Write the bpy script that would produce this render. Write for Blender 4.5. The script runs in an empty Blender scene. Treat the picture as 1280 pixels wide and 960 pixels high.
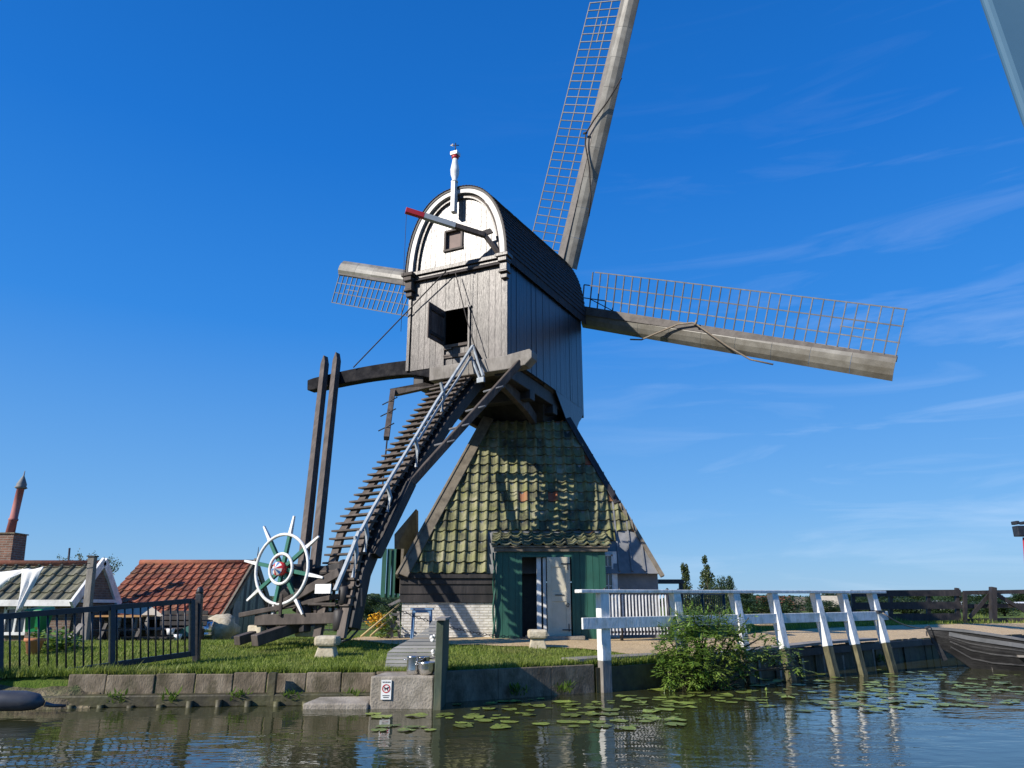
import bpy, math, random
from mathutils import Vector, Matrix, noise as mnoise
random.seed(7)
V=Vector
C=bpy.context.scene.collection
sin,cos,pi=math.sin,math.cos,math.pi
# ------------------------------------------------------------------ camera model
F=915.0; PIT=math.atan(277/F); ZC=1.30; cP,sP=cos(PIT),sin(PIT)
def ray(px,py):
    u=(px-640)/F; v=(480-py)/F
    d=V((u,cP-v*sP,sP+v*cP)); return d/d.y
def P(px,py,Y): r=ray(px,py); return V((r.x*Y,Y,ZC+r.z*Y))
def onplane(px,py,p0,n):
    r=ray(px,py); o=V((0,0,ZC)); t=(V(p0)-o).dot(V(n))/r.dot(V(n)); return o+r*t
# ------------------------------------------------------------------ materials
MATS={}
def _nt(name):
    m=bpy.data.materials.new(name); m.use_nodes=True; nt=m.node_tree
    return m,nt,nt.nodes['Principled BSDF']
def mat(name,cols,rough=.8,scale=3,stretch=(1,1,1),island=0.0,bump=.0,bscale=None,metal=0,spec=.5,detail=6,
        dirt=None,dirt_scale=1.2,dirt_amt=.5,special=None,pos=None,bdist=.02,coat=0):
    """cols: list of colours spread over a ramp driven by noise mixed with random-per-island"""
    m,nt,b=_nt(name); N=nt.nodes; L=nt.links
    tc=N.new('ShaderNodeTexCoord'); mp=N.new('ShaderNodeMapping'); mp.inputs['Scale'].default_value=stretch
    L.new(tc.outputs['Object'],mp.inputs[0])
    nz=N.new('ShaderNodeTexNoise'); nz.inputs['Scale'].default_value=scale; nz.inputs['Detail'].default_value=detail; nz.inputs['Roughness'].default_value=.62
    L.new(mp.outputs[0],nz.inputs[0]); fac=nz.outputs[0]
    rm=N.new('ShaderNodeMapRange'); rm.inputs[1].default_value=.3; rm.inputs[2].default_value=.7; L.new(fac,rm.inputs[0]); fac=rm.outputs[0]
    geo=None
    if island>0:
        geo=N.new('ShaderNodeNewGeometry')
        mx=N.new('ShaderNodeMix'); mx.inputs[0].default_value=island
        L.new(fac,mx.inputs[2]); L.new(geo.outputs['Random Per Island'],mx.inputs[3]); fac=mx.outputs[0]
    cr=N.new('ShaderNodeValToRGB'); e=cr.color_ramp.elements
    n=len(cols)
    pp=pos or [(.12+.76*i/max(1,n-1)) for i in range(n)]
    e[0].position=pp[0]; e[0].color=(*cols[0],1)
    if n>1: e[1].position=pp[-1]; e[1].color=(*cols[-1],1)
    for i in range(1,n-1):
        x=cr.color_ramp.elements.new(pp[i]); x.color=(*cols[i],1)
    if n==1: cr.color_ramp.elements[1].color=(*cols[0],1)
    L.new(fac,cr.inputs[0]); col=cr.outputs[0]
    if special:   # (threshold, colour) rare islands of another colour
        for th,sc in special:
            if geo is None: geo=N.new('ShaderNodeNewGeometry')
            cmp_=N.new('ShaderNodeMath'); cmp_.operation='COMPARE'; cmp_.inputs[1].default_value=th; cmp_.inputs[2].default_value=.004
            L.new(geo.outputs['Random Per Island'],cmp_.inputs[0])
            mx=N.new('ShaderNodeMix'); mx.data_type='RGBA'; mx.inputs[7].default_value=(*sc,1)
            L.new(cmp_.outputs[0],mx.inputs[0]); L.new(col,mx.inputs[6]); col=mx.outputs[2]
    if dirt:
        n2=N.new('ShaderNodeTexNoise'); n2.inputs['Scale'].default_value=dirt_scale; n2.inputs['Detail'].default_value=8; n2.inputs['Roughness'].default_value=.7
        L.new(tc.outputs['Object'],n2.inputs[0])
        r2=N.new('ShaderNodeMapRange'); r2.inputs[1].default_value=.48; r2.inputs[2].default_value=.68; r2.inputs[4].default_value=dirt_amt
        L.new(n2.outputs[0],r2.inputs[0])
        mx=N.new('ShaderNodeMix'); mx.data_type='RGBA'; mx.inputs[7].default_value=(*dirt,1)
        L.new(r2.outputs[0],mx.inputs[0]); L.new(col,mx.inputs[6]); col=mx.outputs[2]
    L.new(col,b.inputs['Base Color']); b.inputs['Roughness'].default_value=rough; b.inputs['Metallic'].default_value=metal
    b.inputs['Specular IOR Level'].default_value=spec
    if coat: b.inputs['Coat Weight'].default_value=coat; b.inputs['Coat Roughness'].default_value=.25
    if bump>0:
        n3=N.new('ShaderNodeTexNoise'); n3.inputs['Scale'].default_value=bscale or scale*3; n3.inputs['Detail'].default_value=5
        L.new(mp.outputs[0],n3.inputs[0])
        bp=N.new('ShaderNodeBump'); bp.inputs['Strength'].default_value=bump; bp.inputs['Distance'].default_value=bdist
        L.new(n3.outputs[0],bp.inputs['Height']); L.new(bp.outputs[0],b.inputs['Normal'])
    MATS[name]=m; return m
def brickmat(name,c1,c2,mortar,bw=.21,bh=.062,ms=.012,bump=.6,plane='xz'):
    m,nt,b=_nt(name); N=nt.nodes; L=nt.links
    tc=N.new('ShaderNodeTexCoord'); sx=N.new('ShaderNodeSeparateXYZ'); cb=N.new('ShaderNodeCombineXYZ')
    L.new(tc.outputs['Object'],sx.inputs[0])
    ad=N.new('ShaderNodeMath'); ad.operation='ADD'; L.new(sx.outputs[0],ad.inputs[0]); L.new(sx.outputs[1],ad.inputs[1])
    L.new(ad.outputs[0],cb.inputs[0]); L.new(sx.outputs[2],cb.inputs[1])
    br=N.new('ShaderNodeTexBrick'); br.inputs['Scale'].default_value=1; br.inputs['Brick Width'].default_value=bw; br.inputs['Row Height'].default_value=bh
    br.inputs['Mortar Size'].default_value=ms; br.inputs['Mortar Smooth'].default_value=.3
    br.inputs['Color1'].default_value=(*c1,1); br.inputs['Color2'].default_value=(*c2,1); br.inputs['Mortar'].default_value=(*mortar,1)
    L.new(cb.outputs[0],br.inputs[0])
    nz=N.new('ShaderNodeTexNoise'); nz.inputs['Scale'].default_value=7; nz.inputs['Detail'].default_value=8; L.new(tc.outputs['Object'],nz.inputs[0])
    mr=N.new('ShaderNodeMapRange'); mr.inputs[1].default_value=.3; mr.inputs[2].default_value=.7; mr.inputs[3].default_value=.72; mr.inputs[4].default_value=1.12; L.new(nz.outputs[0],mr.inputs[0])
    mx=N.new('ShaderNodeMix'); mx.data_type='RGBA'; mx.blend_type='MULTIPLY'; mx.inputs[0].default_value=1
    L.new(br.outputs[0],mx.inputs[6]); L.new(mr.outputs[0],mx.inputs[7]); L.new(mx.outputs[2],b.inputs['Base Color'])
    inv=N.new('ShaderNodeMath'); inv.operation='SUBTRACT'; inv.inputs[0].default_value=1; L.new(br.outputs['Fac'],inv.inputs[1])
    a2=N.new('ShaderNodeMath'); a2.operation='MULTIPLY_ADD'; a2.inputs[1].default_value=.6; L.new(nz.outputs[0],a2.inputs[0]); L.new(inv.outputs[0],a2.inputs[2])
    bp=N.new('ShaderNodeBump'); bp.inputs['Strength'].default_value=bump; bp.inputs['Distance'].default_value=.03
    L.new(a2.outputs[0],bp.inputs['Height']); L.new(bp.outputs[0],b.inputs['Normal']); b.inputs['Roughness'].default_value=.9
    return m
G=lambda x:(x,x,x)
wood_dark=mat('tarred_wood',[(.010,.009,.010),(.024,.021,.021),(.048,.041,.039)],rough=.6,scale=5,stretch=(1,1,.25),island=.3,bump=.35)
wood_brown=mat('weathered_dark_wood',[(.035,.027,.022),(.07,.055,.046),(.13,.105,.09)],rough=.75,scale=6,stretch=(1,1,.4),island=.4,bump=.4)
wood_grey=mat('weathered_grey_wood',[(.14,.125,.11),(.24,.22,.195),(.34,.31,.28)],rough=.8,scale=8,stretch=(1,1,.3),island=.5,bump=.4,dirt=(.08,.07,.05),dirt_amt=.6)
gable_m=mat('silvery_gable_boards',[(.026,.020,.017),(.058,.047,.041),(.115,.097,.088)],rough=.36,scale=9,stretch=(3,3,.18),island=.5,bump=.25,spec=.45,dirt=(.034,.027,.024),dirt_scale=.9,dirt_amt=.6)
gable_glare_m=mat('glare_lightened_gable_boards',[(.06,.052,.047),(.115,.103,.095),(.20,.184,.172)],rough=.33,scale=9,stretch=(3,3,.18),island=.4,bump=.25,spec=.6,dirt=(.12,.10,.09),dirt_scale=.9,dirt_amt=.5)  # upper gable boards: sun glare painted in as a lighter base colour
side_m=mat('black_tarred_boards',[(.008,.010,.017),(.014,.018,.030),(.022,.028,.044)],rough=.33,scale=6,stretch=(2,2,.2),island=.3,bump=.3,spec=.75)
roofbody_m=mat('dark_roof_shingles',[(.008,.005,.005),(.015,.009,.009),(.026,.017,.016)],rough=.75,scale=6,island=.25,bump=.4)
white_paint=mat('white_paint',[(.60,.60,.58),(.74,.74,.72),(.84,.84,.82)],rough=.45,scale=4,bump=.1,dirt=(.33,.32,.27),dirt_scale=5,dirt_amt=.4)
white_rail=mat('white_rail_paint',[(.60,.60,.58),(.74,.74,.72),(.84,.84,.82)],rough=.42,scale=14,stretch=(1,1,.25),bump=.3,dirt=(.30,.32,.22),dirt_scale=5,dirt_amt=.55)
red_paint=mat('red_paint',[(.42,.015,.02),(.55,.03,.03)],rough=.45,dirt=(.2,.02,.02),dirt_amt=.4)
green_paint=mat('dark_green_paint',[(.012,.068,.045),(.020,.092,.062),(.030,.115,.08)],rough=.5,scale=5,stretch=(1,1,.2),island=.3,bump=.2,dirt=(.02,.05,.035),dirt_amt=.5)
green_wheel=mat('spoke_green_paint',[(.02,.12,.08),(.03,.16,.11)],rough=.4)
cream_paint=mat('cream_door_paint',[(.50,.46,.34),(.58,.53,.41)],rough=.5,scale=4,bump=.1,dirt=(.34,.30,.22),dirt_scale=3,dirt_amt=.3)
blue_paint=mat('pale_blue_paint',[(.12,.24,.42),(.16,.30,.5)],rough=.5)
tile_m=mat('mossy_pantiles',[(.030,.030,.024),(.10,.10,.055),(.19,.19,.10),(.29,.27,.19)],rough=.85,scale=2.2,island=.28,bump=.6,bscale=25,
    dirt=(.20,.21,.055),dirt_scale=3.0,dirt_amt=.6,special=[(.031,(.34,.085,.04)),(.252,(.26,.11,.05)),(.71,(.28,.12,.06))])
redtile_m=mat('red_pantiles',[(.11,.035,.022),(.25,.075,.04),(.37,.13,.07)],rough=.85,scale=5,island=.6,bump=.4,bscale=20,dirt=(.14,.10,.05),dirt_scale=1.2,dirt_amt=.55)
greytile_m=mat('grey_green_pantiles',[(.075,.07,.05),(.15,.145,.10),(.22,.21,.15)],rough=.85,scale=5,island=.6,bump=.4,bscale=20,dirt=(.16,.16,.05),dirt_scale=2,dirt_amt=.5)
hip_m=mat('hip_boards',[(.09,.075,.055),(.16,.135,.10),(.21,.18,.135)],rough=.8,scale=5,island=.3,bump=.3)
zinc_m=mat('grey_roof_felt',[(.13,.135,.14),(.19,.195,.20),(.24,.24,.24)],rough=.7,scale=2,bump=.2,dirt=(.10,.10,.09),dirt_amt=.5)
whitebrick=brickmat('whitewashed_brick',(.66,.64,.60),(.74,.72,.68),(.55,.52,.46),bump=1.0)
darkbrick=brickmat('brown_brick',(.13,.085,.065),(.20,.125,.09),(.20,.17,.14))
redbrick=brickmat('red_brown_brick',(.20,.095,.06),(.27,.13,.085),(.26,.21,.17))
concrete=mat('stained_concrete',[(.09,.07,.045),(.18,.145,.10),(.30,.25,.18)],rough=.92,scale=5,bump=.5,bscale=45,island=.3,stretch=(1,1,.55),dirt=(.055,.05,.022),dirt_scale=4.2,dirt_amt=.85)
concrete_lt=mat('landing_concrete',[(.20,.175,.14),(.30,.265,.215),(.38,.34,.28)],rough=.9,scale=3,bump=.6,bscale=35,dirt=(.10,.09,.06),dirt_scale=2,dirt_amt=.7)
wetwood=mat('slimy_wet_timber',[(.015,.013,.008),(.05,.043,.02),(.10,.09,.035)],rough=.6,scale=4,bump=.5,island=.4,dirt=(.09,.10,.03),dirt_amt=.5)
stone_m=mat('sandstone',[(.34,.29,.20),(.46,.40,.29),(.55,.49,.37)],rough=.9,scale=6,bump=.5,bscale=25,dirt=(.2,.18,.12),dirt_amt=.5)
iron=mat('black_iron',[(.010,.012,.017),(.022,.025,.032)],rough=.45,scale=8,bump=.15,dirt=(.06,.04,.03),dirt_scale=7,dirt_amt=.3)
steel=mat('polished_steel',[(.55,.55,.54),(.68,.68,.67)],rough=.24,scale=6,metal=.95)
rope_m=mat('old_rope',[(.16,.13,.10),(.28,.23,.17)],rough=.9,scale=30)
rope_dark=mat('dark_rope',[(.02,.018,.017),(.06,.05,.045)],rough=.9,scale=30)
lath_m=mat('pale_lattice_wood',[(.075,.08,.088),(.125,.13,.14),(.20,.205,.215)],rough=.65,scale=8,island=.5)
sailboard_m=mat('grey_sail_boards',[(.13,.12,.10),(.19,.18,.155),(.26,.25,.22)],rough=.38,scale=2.2,stretch=(1,1,1),island=.25,bump=.12,dirt=(.10,.085,.06),dirt_scale=.7,dirt_amt=.5,spec=.5)
stock_m=mat('sail_stock_paint',[(.07,.06,.055),(.13,.115,.105)],rough=.6,scale=4,bump=.2)
glass_m=mat('dark_window_glass',[(.015,.02,.03),(.03,.04,.05)],rough=.06,spec=.8)
cloth_m=mat('white_cloth',[(.66,.66,.64),(.78,.78,.76)],rough=.9,scale=4,bump=.2)
terra=mat('terracotta',[(.42,.16,.07),(.55,.24,.12)],rough=.85)
binpl=mat('green_plastic',[(.008,.16,.05),(.012,.22,.07)],rough=.35)
rubber=mat('grey_black_rubber',[(.035,.038,.048),(.06,.064,.075)],rough=.38,dirt=(.11,.11,.11),dirt_scale=4,dirt_amt=.5)
boat_m=mat('tarred_boat_planks',[(.006,.006,.007),(.013,.013,.014),(.028,.028,.030)],rough=.5,scale=3,stretch=(1,1,3),island=.3,bump=.3,dirt=(.05,.05,.048),dirt_scale=2.2,dirt_amt=.35)
boat_rim=mat('boat_grey_strake',[(.05,.055,.06),(.10,.105,.115)],rough=.5,scale=3,bump=.2)
gravel_m=mat('tan_gravel',[(.30,.20,.095),(.50,.36,.19),(.66,.51,.31)],rough=.95,scale=28,bump=.8,bscale=50,dirt=(.28,.21,.13),dirt_scale=.8,dirt_amt=.5)
bark=mat('bark',[(.05,.04,.03),(.10,.08,.055)],rough=.9,scale=10,bump=.4)
lily_m=mat('lily_leaf',[(.07,.12,.018),(.16,.22,.035),(.25,.27,.06)],rough=.42,spec=.4,scale=5,island=.0,dirt=(.17,.13,.05),dirt_scale=3.5,dirt_amt=.7)
nt_=lily_m.node_tree; oi_=nt_.nodes.new('ShaderNodeObjectInfo'); hs_=nt_.nodes.new('ShaderNodeHueSaturation'); mr_=nt_.nodes.new('ShaderNodeMapRange'); mr_.inputs[3].default_value=.6; mr_.inputs[4].default_value=1.5; nt_.links.new(oi_.outputs['Random'],mr_.inputs[0]); nt_.links.new(mr_.outputs[0],hs_.inputs['Value']); b_=nt_.nodes['Principled BSDF']; src_=b_.inputs['Base Color'].links[0].from_socket; nt_.links.new(src_,hs_.inputs['Color']); nt_.links.new(hs_.outputs[0],b_.inputs['Base Color'])
sign_m=mat('white_sign',[(.72,.72,.68),(.80,.80,.77)],rough=.5)
yellow_m=mat('yellow_flower',[(.65,.32,.01),(.75,.45,.02)],rough=.8)
canvas_m=mat('beige_canvas',[(.38,.33,.26),(.48,.43,.34)],rough=.85,scale=3,bump=.2)
orange_m=mat('ochre_painted_wood',[(.34,.17,.05),(.45,.25,.09)],rough=.7)
greyblue=mat('grey_blue_paint',[(.045,.12,.20),(.055,.135,.215)],rough=.7)
def leafmat(name,cols,trans=.35,rough=.5,dirt=None):
    m=mat(name,cols,rough=rough,scale=1.5,island=.65,dirt=dirt,dirt_scale=.8,dirt_amt=.55)
    nt=m.node_tree; N=nt.nodes; L=nt.links; b=N['Principled BSDF']; out=[n for n in N if n.type=='OUTPUT_MATERIAL'][0]
    tr=N.new('ShaderNodeBsdfTranslucent'); mx=N.new('ShaderNodeMixShader'); mx.inputs[0].default_value=trans
    src=b.inputs['Base Color'].links[0].from_socket
    L.new(src,tr.inputs[0]); L.new(b.outputs[0],mx.inputs[1]); L.new(tr.outputs[0],mx.inputs[2]); L.new(mx.outputs[0],out.inputs[0])
    return m
leaf_bush=leafmat('elder_leaves',[(.06,.12,.018),(.15,.26,.04),(.28,.38,.09)],rough=.33,dirt=(.20,.22,.05))
leaf_far=leafmat('distant_leaves',[(.022,.045,.015),(.038,.072,.022),(.062,.10,.035)])
leaf_far2=leafmat('pale_tree_leaves',[(.04,.065,.02),(.075,.105,.035),(.11,.14,.05)])
grass_m=leafmat('grass_blades',[(.10,.15,.014),(.18,.25,.028),(.30,.35,.07)],trans=.4,rough=.6,dirt=(.30,.26,.10))
# ground material : grass with dry patches
def ground_mat():
    m,nt,b=_nt('meadow_ground'); N=nt.nodes; L=nt.links
    tc=N.new('ShaderNodeTexCoord')
    def nz(s,d=6):
        n=N.new('ShaderNodeTexNoise'); n.inputs['Scale'].default_value=s; n.inputs['Detail'].default_value=d; n.inputs['Roughness'].default_value=.65; L.new(tc.outputs['Object'],n.inputs[0]); return n.outputs[0]
    cr=N.new('ShaderNodeValToRGB'); e=cr.color_ramp.elements; e[0].position=.32; e[0].color=(.045,.085,.014,1); e[1].position=.68; e[1].color=(.13,.17,.035,1)
    x=e.new(.5); x.color=(.085,.14,.02,1)
    L.new(nz(14,10),cr.inputs[0])
    cr2=N.new('ShaderNodeValToRGB'); e=cr2.color_ramp.elements; e[0].position=.47; e[0].color=(0,0,0,1); e[1].position=.66; e[1].color=(.75,.75,.75,1)
    L.new(nz(.55,6),cr2.inputs[0])
    mx=N.new('ShaderNodeMix'); mx.data_type='RGBA'; mx.inputs[7].default_value=(.17,.155,.06,1)
    L.new(cr2.outputs[0],mx.inputs[0]); L.new(cr.outputs[0],mx.inputs[6]); L.new(mx.outputs[2],b.inputs['Base Color'])
    bp=N.new('ShaderNodeBump'); bp.inputs['Strength'].default_value=.8; bp.inputs['Distance'].default_value=.05
    L.new(nz(40,4),bp.inputs['Height']); L.new(bp.outputs[0],b.inputs['Normal']); b.inputs['Roughness'].default_value=.95; b.inputs['Specular IOR Level'].default_value=.15
    return m
ground_m=ground_mat()
def water_mat():
    m,nt,b=_nt('canal_water'); N=nt.nodes; L=nt.links
    b.inputs['Base Color'].default_value=(.034,.036,.014,1); b.inputs['Roughness'].default_value=.025; b.inputs['IOR'].default_value=1.333; b.inputs['Specular IOR Level'].default_value=.5
    tc=N.new('ShaderNodeTexCoord')
    def wv(scale,stretch,rot,det=3):
        mp=N.new('ShaderNodeMapping'); mp.inputs['Scale'].default_value=stretch; mp.inputs['Rotation'].default_value=(0,0,rot); L.new(tc.outputs['Object'],mp.inputs[0])
        n=N.new('ShaderNodeTexNoise'); n.inputs['Scale'].default_value=scale; n.inputs['Detail'].default_value=det; n.inputs['Roughness'].default_value=.5; L.new(mp.outputs[0],n.inputs[0]); return n.outputs[0]
    a=wv(3.2,(.55,1.0,1),.10,2.5); c=wv(11,(.6,1,1),-.25,2); d=wv(.5,(1,1,1),0,2)
    # ripples: stronger in some patches
    mr=N.new('ShaderNodeMapRange'); mr.inputs[1].default_value=.38; mr.inputs[2].default_value=.66; mr.inputs[3].default_value=.35; mr.inputs[4].default_value=1.0; L.new(d,mr.inputs[0])
    s=N.new('ShaderNodeMath'); s.operation='MULTIPLY_ADD'; s.inputs[1].default_value=.22; L.new(c,s.inputs[0]); L.new(a,s.inputs[2])
    s2=N.new('ShaderNodeMath'); s2.operation='MULTIPLY'; L.new(s.outputs[0],s2.inputs[0]); L.new(mr.outputs[0],s2.inputs[1])
    bp=N.new('ShaderNodeBump'); bp.inputs['Strength'].default_value=1.0; bp.inputs['Distance'].default_value=.017
    L.new(s2.outputs[0],bp.inputs['Height']); L.new(bp.outputs[0],b.inputs['Normal'])
    return m
water_m=water_mat()
# ------------------------------------------------------------------ mesh builder
class MB:
    def __init__(s): s.v=[]; s.f=[]; s.mi=[]; s.sm=[]
    def add(s,vs,fs,m=0,smooth=False):
        o=len(s.v); s.v+= [V(p) for p in vs]
        for f in fs: s.f.append(tuple(i+o for i in f)); s.mi.append(m); s.sm.append(smooth)
        return s
    def hexa(s,b4,t4,m=0):
        return s.add(list(b4)+list(t4),[(3,2,1,0),(4,5,6,7),(0,1,5,4),(1,2,6,5),(2,3,7,6),(3,0,4,7)],m)
    def box(s,c,sz,ax=None,m=0):
        c=V(c); X,Y,Z=ax or (V((1,0,0)),V((0,1,0)),V((0,0,1)))
        a,b,d=X*sz[0]/2,Y*sz[1]/2,Z*sz[2]/2
        return s.hexa([c-a-b-d,c+a-b-d,c+a+b-d,c-a+b-d],[c-a-b+d,c+a-b+d,c+a+b+d,c-a+b+d],m)
    def beam(s,p0,p1,w,h,up=(0,0,1),w1=None,h1=None,m=0):
        p0,p1=V(p0),V(p1); d=(p1-p0).normalized(); up=V(up)
        x=d.cross(up)
        if x.length<1e-4: x=d.cross(V((0,1,0)))
        x.normalize(); y=x.cross(d).normalized(); w1=w if w1 is None else w1; h1=h if h1 is None else h1
        q=[(-1,-1),(1,-1),(1,1),(-1,1)]
        return s.hexa([p0+x*a*w/2+y*b*h/2 for a,b in q],[p1+x*a*w1/2+y*b*h1/2 for a,b in q],m)
    def path(s,pts,w,h,up=(0,0,1),m=0,smooth=False):
        """swept rectangle along polyline"""
        pts=[V(p) for p in pts]; n=len(pts); vs=[]; up=V(up)
        for i,p in enumerate(pts):
            d=(pts[min(i+1,n-1)]-pts[max(i-1,0)]).normalized(); x=d.cross(up)
            if x.length<1e-4: x=V((1,0,0))
            x.normalize(); y=x.cross(d).normalized()
            ww=w[i] if isinstance(w,(list,tuple)) else w; hh=h[i] if isinstance(h,(list,tuple)) else h
            vs+=[p+x*a*ww/2+y*b*hh/2 for a,b in ((-1,-1),(1,-1),(1,1),(-1,1))]
        fs=[(3,2,1,0),tuple(4*(n-1)+k for k in range(4))]
        for i in range(n-1):
            for k in range(4):
                a=4*i+k; b=4*i+(k+1)%4; fs.append((a,b,b+4,a+4))
        return s.add(vs,fs,m,smooth)
    def tube(s,pts,r,n=8,m=0,caps=True,closed=False):
        pts=[V(p) for p in pts]; k=len(pts); vs=[]; prev=None
        for i,p in enumerate(pts):
            if closed: d=(pts[(i+1)%k]-pts[i-1]).normalized()
            else: d=(pts[min(i+1,k-1)]-pts[max(i-1,0)]).normalized()
            if prev is None:
                x=d.cross(V((0,0,1)));
                if x.length<1e-3: x=d.cross(V((0,1,0)))
            else: x=prev-d*prev.dot(d)
            x.normalize(); prev=x; y=d.cross(x)
            rr=r[i] if isinstance(r,(list,tuple)) else r
            vs+=[p+(x*cos(2*pi*j/n)+y*sin(2*pi*j/n))*rr for j in range(n)]
        fs=[]
        for i in range(k if closed else k-1):
            for j in range(n):
                a=n*i+j; b=n*i+(j+1)%n; i2=(i+1)%k; c=n*i2+(j+1)%n; d=n*i2+j
                fs.append((a,b,c,d))
        s.add(vs,fs,m,True)
        if caps and not closed:
            o=len(s.v)-len(vs)
            s.f+= [tuple(o+n-1-j for j in range(n)),tuple(o+n*(k-1)+j for j in range(n))]; s.mi+=[m,m]; s.sm+=[False,False]
        return s
    def lathe(s,base,prof,axis=(0,0,1),n=20,m=0):
        ax=V(axis).normalized(); x=ax.cross(V((0,1,0)));
        if x.length<1e-3: x=ax.cross(V((1,0,0)))
        x.normalize(); y=ax.cross(x); base=V(base); vs=[]
        for r,z in prof: vs+=[base+ax*z+(x*cos(2*pi*j/n)+y*sin(2*pi*j/n))*max(r,1e-4) for j in range(n)]
        fs=[]
        for i in range(len(prof)-1):
            for j in range(n): fs.append((n*i+j,n*i+(j+1)%n,n*i+n+(j+1)%n,n*i+n+j))
        fs+=[tuple(range(n-1,-1,-1)),tuple(n*(len(prof)-1)+j for j in range(n))]
        return s.add(vs,fs,m,True)
    def prism(s,poly,ext,m=0):
        poly=[V(p) for p in poly]; e=V(ext); n=len(poly)
        fs=[tuple(range(n)),tuple(range(2*n-1,n-1,-1))]+[(i,i+n,(i+1)%n+n,(i+1)%n) for i in range(n)]
        return s.add(poly+[p+e for p in poly],fs,m)
    def build(s,name,mats,parent=None,bev=0,org=None,nf=True):
        if not isinstance(mats,(list,tuple)): mats=[mats]
        o=V((0,0,0))
        if parent is not None:
            o=wloc(parent)
        elif org is not None: o=V(org)
        me=bpy.data.meshes.new(name); me.from_pydata([p-o for p in s.v],[],s.f); me.update()
        for m in mats: me.materials.append(m)
        me.polygons.foreach_set('material_index',s.mi); me.polygons.foreach_set('use_smooth',s.sm)
        if nf:
            import bmesh
            bm=bmesh.new(); bm.from_mesh(me); bmesh.ops.recalc_face_normals(bm,faces=bm.faces); bm.to_mesh(me); bm.free()
        ob=bpy.data.objects.new(name,me); C.objects.link(ob)
        if parent is not None: ob.parent=parent
        elif org is not None: ob.location=o
        if bev:
            b=ob.modifiers.new('bevel','BEVEL'); b.width=bev; b.segments=2; b.limit_method='ANGLE'; b.angle_limit=math.radians(40)
        return ob
WL={}
def wloc(o):
    l=V((0,0,0))
    while o is not None: l+=o.location; o=o.parent
    return l
def thing(name,label,cat,loc,group=None):
    o=bpy.data.objects.new(name,None); C.objects.link(o); o.location=loc; o.empty_display_size=.2
    o['label']=label; o['category']=cat
    if group: o['group']=group
    return o
def tag(o,label,cat,group=None,kind=None):
    if label: o['label']=label
    if cat: o['category']=cat
    if group: o['group']=group
    if kind: o['kind']=kind
    return o
def struct(o): o['kind']='structure'; return o
def rp(a,b): return random.uniform(a,b)
def lerp(a,b,t): return a+(b-a)*t
# ------------------------------------------------------------------ terrain
BANK=[(-4000,-300),(-200,2),(-40,8.6),(-8,10.45),(-6,10.65),(-1.0,11.05),(1.35,12.35),(3.2,13.4),(7.4,17.15),(10.4,19.8),(16,23),(60,42),(400,90),(4000,200)]
def Yb(x):
    for (a,b),(c,d) in zip(BANK,BANK[1:]):
        if x<=c: return b+(d-b)*(x-a)/(c-a)
    return 200
def ss(a,b,x): t=max(0,min(1,(x-a)/(b-a))); return t*t*(3-2*t)
def zg(x,y):
    d=y-Yb(x)
    z=.385+.19*ss(1.0,5.5,d)+.06*ss(3,7,x)
    z-= .34*ss(5,11,d)*ss(-4.5,-7.5,x)          # yard behind on the left is lower
    z-= .35*ss(12,40,d)
    z=max(z,.07)
    z-=.25*ss(.5,-.6,d+0)*ss(-6.3,-8.5,x)
    return z
def ground():
    xs=[-4000,-1500,-600,-250,-120,-70,-45,-30,-22,-17]+[-14+.5*i for i in range(70)]+[22,25,30,40,55,80,120,200,400,900,1800,4000]
    ds=[.08,.13,.25]+[.5+.4*i for i in range(36)]+[15.5,17,19,22,26,32,40,55,80,120,200,350,700,1500,4000]
    mb=MB(); vs=[]; n=len(ds)+1
    for x in xs:
        yb=Yb(x); vs.append(V((x,yb+.07,-.6)))
        for d in ds:
            vs.append(V((x,yb+d,zg(x,yb+d)-(.06 if d<.2 else 0)+(.012*mnoise.noise(V((x*.8,(yb+d)*.8,0))) if 0.3<d<30 else 0))))
    fs=[(i*n+j,(i+1)*n+j,(i+1)*n+j+1,i*n+j+1) for i in range(len(xs)-1) for j in range(n-1)]
    mb.add(vs,fs,0,True); o=mb.build('ground',ground_m); struct(o)
ground()
mb=MB(); mb.add([(-4000,-600,0),(4000,-600,0),(4000,400,0),(-4000,400,0)],[(0,1,2,3)]); struct(mb.build('canal_water',water_m))
def sheet(name,poly_fn,m,n=60,k=10):
    mb=MB(); vs=[]
    for i in range(n+1):
        (x0,y0),(x1,y1)=poly_fn(i/n)
        for j in range(k+1):
            x=lerp(x0,x1,j/k); y=lerp(y0,y1,j/k); vs.append(V((x,y,zg(x,y)+.022)))
    mb.add(vs,[(i*(k+1)+j,(i+1)*(k+1)+j,(i+1)*(k+1)+j+1,i*(k+1)+j+1) for i in range(n) for j in range(k)],0,True)
    return struct(mb.build(name,m))
def gfront(x): return 15.35+.25*mnoise.noise(V((x*.7,1,0)))+.15*mnoise.noise(V((x*2.5,3,0)))-.02*x - .9*ss(1.5,3.0,x)
sheet('gravel_apron',lambda t:((lerp(-3.6,3.6,t),gfront(lerp(-3.6,3.6,t))+ (1.2*ss(-2.2,-3.6,lerp(-3.6,3.6,t)))),(lerp(-3.6,3.6,t),18.3)),gravel_m)
sheet('gravel_path',lambda t:((lerp(3.6,24,t),Yb(lerp(3.6,24,t))+.32),(lerp(3.6,24,t),Yb(lerp(3.6,24,t))+5.2+.4*mnoise.noise(V((t*20,0,0)))+lerp(-1.5,1.5,t))),gravel_m,90)
def is_gravel(x,y):
    if -3.5<x<3.6 and y>gfront(x)+(1.2*ss(-2.2,-3.6,x)): return True
    if x>3.4 and y<Yb(x)+5.0: return True
    return False
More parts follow.
